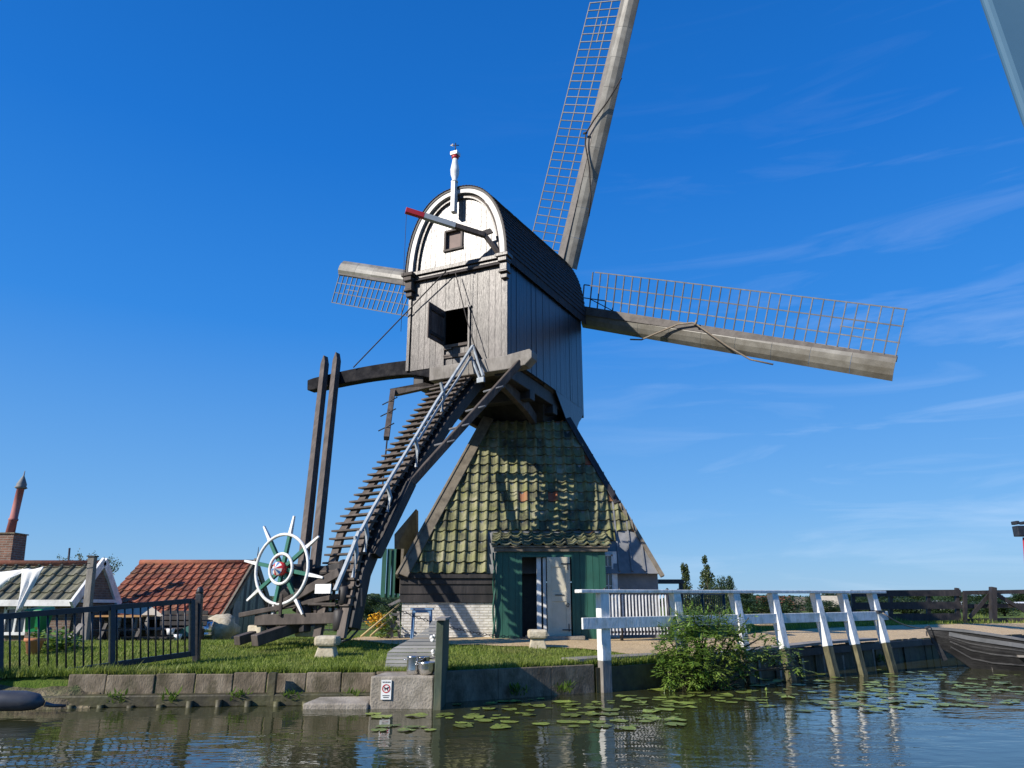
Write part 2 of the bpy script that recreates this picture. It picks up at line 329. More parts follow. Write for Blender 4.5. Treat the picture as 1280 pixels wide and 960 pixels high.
def grass():
    mb=MB(); vs=[];fs=[]
    def blade(x,y,h,w):
        z=zg(x,y)-.01; a=rp(0,2*pi); dx,dy=cos(a)*w,sin(a)*w; lx,ly=rp(-.5,.5)*h,rp(-.5,.5)*h
        o=len(vs); vs.extend([(x-dx,y-dy,z),(x+dx,y+dy,z),(x+lx*.4+dx*.7,y+ly*.4+dy*.7,z+h*.6),(x+lx*.4-dx*.7,y+ly*.4-dy*.7,z+h*.6),(x+lx,y+ly,z+h)])
        fs.extend([(o,o+1,o+2,o+3),(o+3,o+2,o+4)])
    c=0
    while c<95000:
        x=rp(-10.5,4.6); d=rp(0,1)**1.35*7.5; y=Yb(x)+.10+d
        if is_gravel(x,y): continue
        if y>17.5 and -3<x<4: continue
        if -.62<x<-.0 and False: continue
        nn=mnoise.noise(V((x*.6,y*.6,5)))
        h=.035+.03*random.random()+.025*max(0,nn)
        if d<.35: h*=1.7
        if random.random()<.01: h*=2
        blade(x,y,h,rp(.004,.008)); c+=1
    for i in range(5200):   # overhanging tufts on the quay edge and round stones
        x=rp(-9.5,3.2) if i%3 else random.choice([-5.6,-4.4,-3.3,-2.4,.2,.9,1.5,2.6])+random.gauss(0,.12)
        if -1.9<x<-1.0: continue
        blade(x,Yb(x)+rp(.10,.26),rp(.06,.17),rp(.004,.008))
    for i in range(14000):   # beyond the path, right side
        x=rp(5,22); y=Yb(x)+rp(5.0,12)
        if is_gravel(x,y): continue
        blade(x,y,rp(.08,.30)*(.6+max(0,mnoise.noise(V((x*.8,y*.8,2))))),rp(.01,.018))
    for i in range(7000):
        x=rp(-16,-6.5); y=Yb(x)+rp(.0,9); blade(x,y,rp(.04,.09),rp(.006,.01))
    mb.add(vs,fs); o=mb.build('lawn_grass',grass_m,nf=False); tag(o,'short green grass of the canal side lawn','grass',kind='stuff')
grass()
# ------------------------------------------------------------------ tiles
def tiles(mb,O,u,v,n,bounds,Ls,pu=.26,pv=.28,h=.038,lift=.03,skip=None,jit=.006,zig=6):
    """O: base left origin, u across, v up-slope, n outward; bounds(vv)->(u0,u1)"""
    O,u,v,n=V(O),V(u),V(v),V(n)
    rows=int(math.ceil(Ls/pv)); prof=[(0,.1),(.12,.0),(.35,-.25),(.58,-.1),(.72,.55),(.85,1.0),(.95,.75),(1.0,.1)]
    for r in range(rows):
        v0=r*pv; v1=min(v0+pv+.04,Ls)
        a0,b0=bounds(v0+pv/2)
        k=int(math.floor(a0/pu))-1
        while k*pu<b0:
            us=[(k+f)*pu for f,_ in prof]; hs=[q*h for _,q in prof]
            lo,hi=a0,b0; k+=1
            if us[-1]<=lo or us[0]>=hi: continue
            pts=[]
            for x,q in zip(us,hs): pts.append((min(max(x,lo),hi),q))
            if pts[-1][0]-pts[0][0]<.03: continue
            if skip and skip((pts[0][0]+pts[-1][0])/2,v0+pv/2): continue
            j=rp(-jit,jit); j2=rp(-jit,jit)
            lo_=[O+u*x+v*(v0+j)+n*(q+lift+.006+j2) for x,q in pts]
            hi_=[O+u*x+v*v1+n*(q+.0) for x,q in pts]
            dn=[p-n*.028 for p in lo_]
            m=len(pts); vs=lo_+hi_+dn
            fs=[(i,i+1,m+i+1,m+i) for i in range(m-1)]+[(2*m+i,2*m+i+1,i+1,i) for i in range(m-1)]
            mb.add(vs,fs,0,False)
# ================================================================== WINDMILL
MX,MY=.42,21.1
mill=thing('windmill','tall wooden hollow post mill with dark body, lattice sails and mossy tiled base','windmill',(MX,MY,.57))
A=V((.418,.9085,0)).normalized(); Rr=V((A.y,-A.x,0)); Z=V((0,0,1)); POST=V((MX,MY,0))
S0,S1,HW=-4.3,1.1,1.415
ZB,ZE=7.0,9.56
def B(s,q,z): return POST+A*s+Rr*q+Z*z
def eave(s): return 9.56+.36*(s-S0)/(S1-S0)
def crown(s): return 11.83+.62*(s-S0)/(S1-S0)
def arch(s,t,off=0):  # t 0..1 left eave to right eave ; returns (q,z)
    th=pi*(1-t); e=eave(s); h=crown(s)-e
    c=cos(th); sn=sin(th)
    q=(HW+off)*math.copysign(abs(c)**.86,c); z=e+(h+off)*abs(sn)**.92
    return q,z
def archz(s,q):
    h=crown(s)-eave(s); x=min(1,abs(q)/HW); c=x**(1/.86); return eave(s)+h*max(0,1-c*c)**.46
GP=B(S0,0,0)
def gab(px,py,out=0):   # pixel -> (q,z) on the tail gable plane
    p=onplane(px,py,GP-A*out,A); d=p-GP; return d.dot(Rr),p.z
# tail gable planks
hl,_=gab(557,410); hr,_=gab(588,410); _,ht=gab(572,388); _,hb=gab(572,431)
wl,_=gab(559,302); wr,_=gab(578,302); _,wt=gab(569,290); _,wb=gab(569,312)
cor=ZE+.02
def gable_wall():
    cuts=sorted(set([-HW+i*2*HW/17 for i in range(18)]))
    def ins(x):
        j=min(range(1,17),key=lambda i:abs(cuts[i]-x)); cuts[j]=x
    for x in (hl,hr): ins(x)
    lo=MB(); 
    for a,b in zip(cuts,cuts[1:]):
        m=(a+b)/2; d=rp(.0,.012); segs=[(ZB,cor)]
        if hl-.01<m<hr+.01: segs=[(ZB,hb),(ht,cor)]
        for z0,z1 in segs: lo.box(B(S0-.02-d,m,(z0+z1)/2),(b-a-.008,.04,z1-z0),(Rr,A,Z))
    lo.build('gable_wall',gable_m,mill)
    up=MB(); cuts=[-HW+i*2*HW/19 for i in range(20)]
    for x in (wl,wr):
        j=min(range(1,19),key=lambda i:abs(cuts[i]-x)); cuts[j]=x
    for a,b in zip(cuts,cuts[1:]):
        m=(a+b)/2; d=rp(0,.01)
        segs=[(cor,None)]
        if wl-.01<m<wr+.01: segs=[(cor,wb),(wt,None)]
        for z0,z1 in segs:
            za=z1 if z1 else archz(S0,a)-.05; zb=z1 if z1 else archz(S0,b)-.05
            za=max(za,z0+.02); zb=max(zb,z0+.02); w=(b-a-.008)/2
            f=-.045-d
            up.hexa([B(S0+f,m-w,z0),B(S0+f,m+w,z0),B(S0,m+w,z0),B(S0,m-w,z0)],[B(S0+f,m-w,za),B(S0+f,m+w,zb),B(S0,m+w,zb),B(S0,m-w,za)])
    up.build('gable_top_wall',gable_glare_m,mill)
gable_wall()
# cornice
mb=MB(); mb.box(B(S0-.12,0,cor+.06),(2*HW-.1,.11,.11),(Rr,A,Z)); mb.box(B(S0-.08,0,cor-.04),(2*HW-.16,.08,.07),(Rr,A,Z))
mb.build('cornice',gable_m,mill,bev=.01)
mb=MB(); mb.box(B(S0-.11,0,cor-.125),(2*HW-.3,.08,.05),(Rr,A,Z)); mb.build('cornice_batten',roofbody_m,mill)
# consoles
for sg in (-1,1):
    mb=MB()
    mb.box(B(S0-.16,sg*(HW-.04),cor+.02),(.34,.32,.10),(Rr,A,Z)); mb.box(B(S0-.15,sg*(HW-.04),cor-.09),(.24,.27,.12),(Rr,A,Z))
    mb.box(B(S0-.12,sg*(HW-.04),cor-.26),(.20,.20,.22),(Rr,A,Z)); mb.box(B(S0-.13,sg*(HW-.04),cor-.40),(.25,.24,.05),(Rr,A,Z)); mb.box(B(S0-.10,sg*(HW-.04),cor-.50),(.18,.16,.13),(Rr,A,Z))
    mb.build('console',gable_m if sg>0 else wood_brown,mill,bev=.015)
# arch bands
def band(s0,s1,o_out,o_in,mat_,name,n=40,inset=0):
    mb=MB(); vs=[]
    for i in range(n+1):
        t=i/n
        q1,z1=arch(S0,t,o_out); q0,z0=arch(S0,t,o_in)
        vs+=[B(s0,q1,z1),B(s0,q0,z0),B(s1,q0,z0),B(s1,q1,z1)]
    fs=[(0,1,2,3),(4*n,4*n+3,4*n+2,4*n+1)]
    for i in range(n):
        for k in range(4): a=4*i+k;b=4*i+(k+1)%4; fs.append((a,a+4,b+4,b))
    mb.add(vs,fs); return mb.build(name,mat_,mill)
band(S0-.20,S0-.06,.0,-.14,mat('greyed_white_paint',[(.30,.29,.28),(.42,.41,.40),(.52,.51,.50)],rough=.45,scale=5,bump=.15,dirt=(.2,.19,.17),dirt_scale=4,dirt_amt=.5),'barge_board')
band(S0-.12,S0-.05,-.155,-.20,wood_brown,'inner_moulding')
band(S0-.12,S0-.05,-.205,-.25,gable_m,'inner_arch_trim')
# side walls
for sg in (-1,1):
    mb=MB(); n=34
    for i in range(n):
        s0=lerp(S0,S1,i/n); s1=lerp(S0,S1,(i+1)/n)-.006; d=rp(0,.010)
        q0=sg*(HW-.05); q1=sg*(HW+d)
        zb0=ZB; zb1=ZB
        mb.hexa([B(s0,q0,zb0),B(s1,q0,zb1),B(s1,q1,zb1),B(s0,q1,zb0)],[B(s0,q0,eave(s0)+.1),B(s1,q0,eave(s1)+.1),B(s1,q1,eave(s1)+.1),B(s0,q1,eave(s0)+.1)])
    mb.build('side_wall',side_m,mill)
mb=MB()
for i in range(16):
    a=-HW+i*2*HW/16; b=a+2*HW/16-.006; m=(a+b)/2
    mb.hexa([B(S1,a,ZB-.25),B(S1,b,ZB-.25),B(S1+.05,b,ZB-.25),B(S1+.05,a,ZB-.25)],[B(S1,a,archz(S1,a)-.06),B(S1,b,archz(S1,b)-.06),B(S1+.05,b,archz(S1,b)-.06),B(S1+.05,a,archz(S1,a)-.06)])
mb.build('front_wall',side_m,mill)
mb=MB(); mb.box(B((S0+S1)/2,0,ZB+.04),(2*HW-.12,S1-S0-.06,.08),(Rr,A,Z)); mb.build('body_floor',wood_brown,mill)
for q in (hl-.03,):
    pass
# corner posts of gable
for sg in (-1,1):
    mb=MB(); mb.box(B(S0-.035,sg*(HW-.03),(ZB+cor-.5)/2),(.08,.10,cor-.5-ZB),(Rr,A,Z)); mb.build('corner_post',gable_m,mill)
# roof vault with shingle courses (thick shell)
def vault():
    mb=MB(); n=56; off=.06
    ss_=[S0-.22,S0-.2,S0,-3,-1.5,0,S1,S1+.25]
    SA,SB=S0-.24,S1+.30
    # courses as separate overlapping strips around the arch
    rows=58
    for sgn in (0,1):
        for r in range(rows//2):
            t0=r/rows; t1=min(.5,(r+1.35)/rows)
            if sgn: t0,t1=1-t0,1-t1
            k=22
            for i in range(k):
                sa=lerp(SA,SB,i/k)+(.04 if r%2 else 0)*0; sb=lerp(SA,SB,(i+1)/k)-.004
                j=rp(0,.008)
                vs=[]
                for s in (sa,sb):
                    qa,za=arch(s,t0,off+.020+j); qb,zb=arch(s,t1,off); qc,zc=arch(s,t0,off+.004+j)
                    e0=-.10 if r==0 else 0
                    vs+=[B(s,qa,za+e0),B(s,qb,zb),B(s,qc,zc+e0)]
                mb.add(vs,[(0,1,4,3),(0,3,5,2),(0,2,1),(3,4,5)])
    o=mb.build('roof',roofbody_m,mill,nf=False)
    # inner shell
    m2=MB(); vs=[]
    for s in (SA+.02,SB-.02):
        for i in range(n+1):
            q,z=arch(s,i/n,off-.004); vs.append(B(s,q,z))
        for i in range(n+1):
            q,z=arch(s,i/n,.0); vs.append(B(s,q,z))
    N1=n+1; fs=[]
    for i in range(n):
        fs+=[(i,i+1,2*N1+i+1,2*N1+i),(N1+i,2*N1+N1+i,2*N1+N1+i+1,N1+i+1),(i,N1+i,N1+i+1,i+1),(2*N1+i,2*N1+i+1,3*N1+i+1,3*N1+i)]
    m2.add(vs,fs); m2.build('roof_shell',wood_dark,o)
vault()
# ridge finial
fq,fz=gab(567,238,.3)
fin=MB(); FB=GP-A*.26+Rr*fq
z0=gab(567,266,.26)[1]; z1=gab(568,192,.26)[1]
fin.beam(FB+Z*z0,FB+Z*(lerp(z0,z1,.50)),.17,.12,up=Rr)
h=z1-z0
fo=fin.build('finial',white_paint,mill,bev=.01)
mb=MB(); mb.lathe(FB+Z*(z0+h*.50),[(.085,0),(.10,.03),(.06,.07),(.11,h*.14),(.12,h*.22),(.075,h*.36),(.07,h*.40)],n=14); mb.build('baluster',white_paint,fo)
mb=MB(); mb.lathe(FB+Z*(z0+h*.90),[(.075,0),(.095,.02),(.095,.08),(.07,.10)],n=14); mb.build('red_band',red_paint,fo)
mb=MB(); mb.box(FB+Z*(z0+h*.90+.15),(.2,.2,.10),(Rr,A,Z)); mb.build('cap',white_paint,fo)
mb=MB(); mb.tube([FB+Z*(z0+h+.05),FB+Z*(z0+h+.32)],.014); mb.tube([FB+Z*(z0+h+.28)-Rr*.10,FB+Z*(z0+h+.22)+Rr*.10],.012); mb.prism([FB+Z*(z0+h+.29)-Rr*.17,FB+Z*(z0+h+.33)-Rr*.08,FB+Z*(z0+h+.24)-Rr*.07],A*.01); mb.build('vane',iron,fo)
# small square bracket under finial
# attic window
wo=MB(); cx=(wl+wr)/2; cz=(wt+wb)/2; W2=(wr-wl)/2; H2=(wt-wb)/2
for a,b,c,d in ((0,H2+.02,W2*2+.08,.05),(0,-H2-.02,W2*2+.12,.05),(-W2-.02,0,.05,H2*2),(W2+.02,0,.05,H2*2)):
    wo.box(B(S0-.06,cx+a,cz+b),(c,.07,d),(Rr,A,Z))
w1=wo.build('attic_window',wood_brown,mill)
mb=MB(); mb.box(B(S0+.02,cx,cz),(W2*2,.03,H2*2),(Rr,A,Z)); mb.build('pane',mat('brown_board',[(.09,.05,.04),(.15,.09,.075)],rough=.6),w1)
# hatch (open stable door)
hm=(hl+hr)/2; hw=(hr-hl)
fr=MB()
for q in (hl,hr): fr.box(B(S0-.06,q,(ht+ZB)/2),(.05,.07,ht-ZB),(Rr,A,Z))
fr.box(B(S0-.06,hm,ht+.025),(hw+.1,.07,.05),(Rr,A,Z))
hat=fr.build('loft_door',gable_m,mill)
ang=math.radians(93); dd=(Rr*cos(ang)-A*sin(ang))
leaf=MB(); hpt=B(S0-.09,hl,0)
for i in range(5):
    leaf.beam(hpt+dd*(hw*(i+.5)/5)+Z*hb,hpt+dd*(hw*(i+.5)/5)+Z*ht,.03,hw/5-.006,up=dd)
leaf.build('upper_leaf',mat('reddish_door_wood',[(.05,.032,.026),(.09,.062,.052),(.14,.10,.085)],rough=.6,scale=6,stretch=(1,1,.3),island=.4,bump=.3),hat)
for z in (hb+.15,ht-.15): mb=MB(); mb.beam(hpt+dd*.05+Rr*.03+Z*z,hpt+dd*(hw-.08)+Rr*.03+Z*z,.03,.08); mb.build('ledge_board',wood_dark,hat)
mb=MB(); mb.box(B(S0-.065,hm,hb-.03),(hw-.04,.06,.07),(Rr,A,Z)); mb.box(B(S0-.065,hm,ZB+.22),(hw-.04,.04,.08),(Rr,A,Z))
for z in (hb-.1,ZB+.25): mb.box(B(S0-.09,hl+.12,z),(.22,.02,.04),(Rr,A,Z))
mb.build('hinge',wood_brown,hat)
# hoist boom
b0=onplane(606,294,GP-A*.35,A); b1=P(507,263,(b0.y-.55)); b0b=onplane(624,318,GP-A*.10,A)
bm_=MB(); mid=lerp(b1,b0,.23); bm_.beam(mid,b0,.12,.13); bm_.beam(b0,b0b,.10,.10)
bo=bm_.build('hoist_boom',wood_brown,mill,bev=.01)
mb=MB(); mb.beam(b1,mid,.125,.135,m=0); mb.build('red_tip',red_paint,bo,bev=.01)
mb=MB(); mb.beam(mid,lerp(b1,b0,.62),.128,.138); mb.build('grey_section',mat('pale_grey_paint',[(.30,.33,.34),(.4,.43,.44)],rough=.5),bo)
k0=b0+V((.02,0,.14)); mb=MB(); mb.prism([k0+Rr*-.16,k0+Rr*.12+Z*.03,k0+Rr*.2-Z*.1,k0-Rr*.05-Z*.14],A*.05); mb.build('hook_plate',roofbody_m,bo)
# ropes on gable
rq,rz=gab(563,343); a_=B(S0-.22,rq,rz); mb=MB(); e_=B(S0-.1,-3.05,7.32); 
mb.tube([a_,e_],.016,6); mb.build('guy_rope',rope_dark,mill)
rq,rz=gab(574,345); r2q,r2z=gab(609,464); mb=MB(); mb.tube([B(S0-.2,rq,rz),B(S0-.30,lerp(rq,r2q,.5)-.02,lerp(rz,r2z,.5)),B(S0-.32,r2q,r2z)],.012,6); mb.build('guy_rope',rope_dark,mill)
t0=P(508,268,b1.y); mb=MB(); mb.tube([t0,V((t0.x,t0.y,7.4))],.006,5); mb.build('hoist_line',rope_dark,mill)
# ---- long cross beam (curved) and short beam
mb=MB(); pts=[]; ws=[]; hs=[]
for i in range(25):
    t=i/24; q=lerp(-4.62,.35,t)
    z=7.10-.22*ss(0,.0001,0)-.0+.10*sin(pi*min(1,t*1.15))*1.0-.30*ss(.62,1.0,t)-.03
    pts.append(B(S0+.12,q,z-.02)); ws.append(.30); hs.append(lerp(.34,.42,t) if i>0 else .30)
mb.path(pts,ws,hs); mb.build('long_cross_beam',mat('black_tar_beam',[(.006,.006,.008),(.014,.014,.017),(.028,.026,.027)],rough=.85,spec=.15,scale=5,bump=.3),mill,bev=.03)
mb=MB(); mb.box(B(S0+.02,-4.63,7.06),(.04,.26,.28),None); 
mb=MB()
zz=[(.0,.16),(1.7,.17),(1.95,.15),(2.07,.05)]
top=[B(S0-.12,q,6.92+zt) for q,zt in ((-.7,.07),(1.35,.09),(2.02,.17),(2.08,.10))]
bot=[B(S0-.12,q,zb) for q,zb in ((2.08,6.86),(1.9,6.70),(1.5,6.66),(-.7,6.64))]
mb.prism(top+bot,A*.34); mb.build('tail_cross_beam',wood_grey,mill,bev=.02)
# ---- underside : body beams, trestle and skirt
for q in (-1.15,1.15):
    mb=MB(); mb.beam(B(S0+.1,q,6.78),B(S1-.05,q,6.78),.30,.36); mb.build('body_beam',wood_dark,mill,bev=.02)
for s in (-2.6,-1.0,.5):
    mb=MB(); mb.beam(B(s,-1.32,6.50),B(s,1.32,6.50),.32,.26); mb.build('cross_beam',wood_dark,mill,bev=.02)
for sg in (-1,1):
    mb=MB(); mb.path([B(S0+.4,sg*1.0,6.6),B(-2.2,sg*.95,6.32),B(-1.3,sg*.8,6.2)],.16,.3); mb.build('under_brace',wood_brown,mill,bev=.02)
mb=MB(); vs=[]; n=10
def ring(t):
    # body rect (t=0) -> tower top square (t=1)
    w=lerp(1.38,.98,t**.65); a0=lerp(-1.9,-1.05,t**.8); a1=lerp(S1+.0,.75,t**.5)
    z=lerp(ZB,6.18,t)
    return [B(a0,-w,z),B(a0,w,z),B(a1,w,z),B(a1,-w,z)]
rs=[ring(i/n) for i in range(n+1)]
for r in rs: vs+=r
mb.add(vs,[(4*i+k,4*i+(k+1)%4,4*i+4+(k+1)%4,4*i+4+k) for i in range(n) for k in range(4)]); mb.build('under_skirt',wood_dark,mill)
pr_=[(1.12,7.0),(1.05,6.82),(.90,6.66),(.70,6.52),(.55,6.36),(.48,6.2)]
mb=MB(); mb.prism([B(a,-HW+.02,b) for a,b in pr_]+[B(a-.08,-HW+.02,b) for a,b in reversed(pr_)],Rr*(2*HW-.04))
for sg in (-1,1): mb.prism([B(a,sg*(HW-.03),b) for a,b in pr_]+[B(-.2,sg*(HW-.03),6.2),B(-1.2,sg*(HW-.03),7.0)],Rr*sg*.03)
mb.build('front_skirt',side_m,mill)
mb=MB(); mb.lathe((MX,MY,5.9),[(1.15,0),(1.2,.25),(1.1,.42),(.6,.5)],n=24); mb.build('bearing_ring',wood_dark,mill)
# ---- tower
TC=V((MX,MY,0)); wt_,we_=1.20,3.13; zt_,ze_=6.23,2.03
YF=MY-we_; YT=MY-wt_
sv=V((0,we_-wt_,zt_-ze_)); Ls=sv.length; sv.normalize(); nf=V((0,-sv.z,sv.y))
slopeX=(we_-wt_)/Ls
PW=(-.36,2.16)  # porch x range
cutx=2.45
def bnd(v):
    lo=-we_+slopeX*v; hi=we_-slopeX*v
    # right part: tiles end earlier low down
    lim=(cutx-MX)+.02+.10*ss(.0,1.6,v)
    return lo,min(hi,lim+max(0,(v-1.0))*9)
mb=MB()
def skipf(u,v):
    x=u+MX
    return PW[0]-.12<x<PW[1]+.5 and v<1.05 and not (x>PW[1]+.02 and v>.72)
tiles(mb,V((MX,YF,ze_)),V((1,0,0)),sv,nf,bnd,Ls,pu=.255,pv=.285,h=.060,lift=.048,skip=skipf,jit=.013)
# overhang row
rf=mb.build('tower_roof',tile_m,mill,nf=False)
# right flared tiles at lower right
mb=MB()
# back boards beneath tiles, four faces (walls of pyramid)
c4b=[TC+V((-we_,-we_,ze_)),TC+V((we_,-we_,ze_)),TC+V((we_,we_,ze_)),TC+V((-we_,we_,ze_))]
c4t=[TC+V((-wt_,-wt_,zt_)),TC+V((wt_,-wt_,zt_)),TC+V((wt_,wt_,zt_)),TC+V((-wt_,wt_,zt_))]
mb.hexa([p+V((0,0,0)) for p in c4b],c4t); mb.build('roof_boarding',zinc_m,mill)
# hips
for sx in (-1,1):
    p0=TC+V((sx*(we_+.02),-(we_+.02),ze_-.08)); p1=TC+V((sx*(wt_+.0),-(wt_+.0),zt_+.05))
    if sx==-1:
        mb=MB(); d=(p1-p0).normalized()
        mb.beam(p0+nf*.09+V((.13,0,0)),p1+nf*.09+V((.13,0,0)),.30,.05,up=nf); mb.beam(p0+nf*.03-V((.0,0,0)),p1+nf*.03,.06,.22,up=nf)
        mb.build('hip_board',hip_m,mill,bev=.01)
    else:
        mb=MB(); q0=lerp(p0,p1,.42); mb.beam(q0+nf*.06+V((-.06,0,0)),p1+nf*.06+V((-.06,0,0)),.16,.07,up=nf); mb.build('hip_board',wood_dark,mill,bev=.01)
        mb=MB(); mb.beam(p0+nf*.03,q0+nf*.03,.09,.07,up=nf); mb.build('edge_trim',hip_m,mill)
# side tile faces (left, right) simple tiled
for sx in (-1,):
    mb=MB(); u=V((0,-sx*1,0)); u=V((0,-1,0)) if sx==-1 else V((0,1,0))
    sv2=V((-sx*(we_-wt_),0,zt_-ze_)).normalized(); n2=V((sx*sv2.z,0,abs(sv2.x)))
    tiles(mb,V((MX+sx*we_,MY,ze_)),u,sv2,n2,lambda v:(-we_+slopeX*v,we_-slopeX*v),Ls,skip=None)
    mb.build('side_tiles',tile_m,mill,nf=False)
# grey sheet seams on right part of the front slope
mb=MB()
for k in range(3):
    u0=(cutx-MX)+.12+.30*k; 
    if u0<we_-.2:
        v1=min(Ls,(we_-u0)/slopeX-.05); mb.beam(V((MX+u0,YF,ze_))+nf*.02+sv*.05,V((MX+u0,YF,ze_))+nf*.02+sv*v1,.04,.03,up=nf)
mb.build('felt_seam',zinc_m,mill)
# base walls
mb=MB(); GZ=.35
wi=3.02
mb.box((lerp(MX-wi,-.30,.5),MY-wi+.15,(GZ+1.36)/2),(-.30-(MX-wi),.30,1.36-GZ)); mb.build('brick_wall',whitebrick,mill)
mb=MB(); mb.box((MX-wi+.15,MY+.15,(GZ+1.36)/2),(.29,2*wi-.32,1.355-GZ)); mb.build('brick_wall',whitebrick,mill)
mb=MB()
for i,(z0,z1,o) in enumerate(((1.36,1.58,.05),(1.56,1.80,.03),(1.78,2.02,.0))):
    mb.box((lerp(MX-wi-.06,-.30,.5),MY-wi+.10-.05+o*.6,(z0+z1)/2),(-.30-(MX-wi-.06),.30-o,z1-z0-.012))
mb.build('weatherboard',wood_dark,mill,bev=.006)
mb=MB(); mb.beam((MX-wi-.1,YF+.02,ze_-.06),(-.36,YF+.02,ze_-.06),.12,.09); mb.build('eave_board',wood_dark,mill)
# right end walls
mb=MB(); mb.box((lerp(2.16,2.52,.5),MY-wi+.12,(GZ+2.55)/2),(.36,.24,2.55-GZ)); 
wr_=mb.build('white_wall',white_paint,mill)
mb=MB(); mb.box((lerp(2.52,MX+wi+.06,.5),MY-wi+.22,(GZ+2.05)/2),(MX+wi+.06-2.52,.24,2.05-GZ)); mb.build('grey_wall',zinc_m,mill)
mb=MB(); mb.box((MX+wi-.1,MY,(GZ+2.0)/2),(.2,2*wi-.5,2.0-GZ)); mb.box((MX,MY+wi-.1,(GZ+2.0)/2),(2*wi,.2,2.0-GZ)); mb.build('rear_wall',zinc_m,mill)
# side window beside porch
wf=MB(); wx0,wx1=2.20,2.40; y_=MY-wi-.03
for c,s_ in (((wx0,y_,1.98),(.04,.06,1.0)),((wx1,y_,1.98),(.04,.06,1.0)),((2.30,y_,2.46),(.24,.06,.04)),((2.30,y_,1.50),(.28,.09,.05)),((2.30,y_+.01,1.98),(.02,.03,.94)),((2.30,y_+.01,1.75),(.2,.03,.02)),((2.30,y_+.01,2.2),(.2,.03,.02))): wf.box(c,s_)
w2=wf.build('side_window',white_paint,mill)
mb=MB(); mb.box((2.30,y_+.02,1.98),(.2,.03,.95)); mb.build('pane',glass_m,w2)
# left shutter + dormer
mb=MB(); c=P(488,716,18.2); 
for i in range(4): mb.box((c.x-.16+.11*i,18.2+.04*i,c.z),(.10,.04,1.14),None)
mb.build('green_shutter',green_paint,mill)
mb=MB(); a=P(500,700,18.6); b=P(521,640,19.6)
d0=P(493,690,18.6); d1=P(493,668,18.7); d2=P(520,636,19.4); d3=P(520,700,19.4)
mb.prism([d0,d1,d2,d3],V((0,.5,0))); mb.prism([P(500,742,18.3),P(489,742,18.3),P(489,686,18.3),P(505,686,18.3)],V((0,.25,0)))
mb.build('side_dormer',hip_m,mill)
# ---- porch
py=17.42; pz0=.50; pzt=2.52
pw=MB()
dx0,dx1=.22,.78   # door opening
pl=lambda x0,x1,z0,z1:[pw.box((x0+(x1-x0)*(i+.5)/k,py+.0,(z0+z1)/2),((x1-x0)/k-.006,.05,z1-z0)) for k in [max(1,round((x1-x0)/.16))] for i in range(k)]
pl(PW[0],dx0,pz0,pzt); pl(1.42,PW[1],pz0,pzt)
pw.box(((dx0+1.42)/2,py,(pzt+2.38)/2),(1.42-dx0,.05,pzt-2.38))
for x in (PW[0]+.02,PW[1]-.02): pw.box((x,(py+18.3)/2+.03,(pz0+pzt+.2)/2),(.04,18.25-py,pzt+.2-pz0))
porch=pw.build('porch',green_paint,mill)
mb=MB(); mb.box(((PW[0]+PW[1])/2,py-.04,pzt+.02),(PW[1]-PW[0]+.12,.12,.09)); mb.box(((PW[0]+PW[1])/2,py+.02,pzt+.10),(PW[1]-PW[0]+.2,.30,.03))
mb.build('fascia',hip_m,porch,bev=.01)
mb=MB(); pO=V((0,py-.16,pzt+.10)); top=V((0,18.45,3.02)); pv_=(top-pO); PL=pv_.length; pv_=pv_.normalized(); pn=V((0,-pv_.z,pv_.y))
tiles(mb,pO,V((1,0,0)),pv_,pn,lambda v:(PW[0]-.12,PW[1]+.14),PL,pu=.255,pv=.285,h=.045,lift=.038); mb.build('porch_tiles',tile_m,porch,nf=False)
mb=MB(); mb.hexa([pO+V((PW[0]-.1,0.02,-.03)),pO+V((PW[1]+.1,.02,-.03)),V((PW[1]+.1,18.5,2.96)),V((PW[0]-.1,18.5,2.96))],[pO+V((PW[0]-.1,0.02,-.005)),pO+V((PW[1]+.1,.02,-.005)),V((PW[1]+.1,18.5,2.99)),V((PW[0]-.1,18.5,2.99))]); mb.build('porch_roof_boards',hip_m,porch)
# frame
mb=MB()
for x in (dx0-.02,1.40): mb.box((x,py-.035,(pz0+2.38)/2),(.06,.05,2.38-pz0))
mb.box(((dx0+1.42)/2,py-.035,2.40),(1.42-dx0+.04,.05,.05)); mb.build('door_frame',green_paint,porch)
mb=MB(); mb.box((.62,py+.22,1.44),(.10,.35,1.86)); mb.box((.75,py+.10,1.44),(.07,.12,1.86)); mb.build('white_door_jamb',white_paint,porch)
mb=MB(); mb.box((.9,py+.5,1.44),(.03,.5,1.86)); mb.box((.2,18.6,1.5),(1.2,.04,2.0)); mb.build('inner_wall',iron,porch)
mb=MB(); x0,x1=.80,1.33; zz0,zz1=.60,2.37
dy=py-.09
mb.box(((x0+x1)/2,dy,(zz0+zz1)/2),(x1-x0-.01,.035,zz1-zz0-.01))
for c,s_ in ((((x0+.05),dy-.02,(zz0+zz1)/2),(.10,.03,zz1-zz0)),((x1-.05,dy-.02,(zz0+zz1)/2),(.10,.03,zz1-zz0)),(((x0+x1)/2,dy-.02,zz0+.10),(x1-x0-.2,.03,.20)),(((x0+x1)/2,dy-.02,zz1-.11),(x1-x0-.2,.03,.22)),(((x0+x1)/2,dy-.02,1.50),(x1-x0-.2,.03,.22))): mb.box(c,s_)
door=mb.build('door',cream_paint,porch,bev=.004)
for z in (.78,2.22):
    mb=MB(); mb.box((x1-.10,dy-.045,z),(.20,.012,.025)); mb.box((x1-.05,dy-.047,z+(.05 if z<1 else -.06)),(.02,.012,.16)); mb.build('door_hinge',iron,porch)
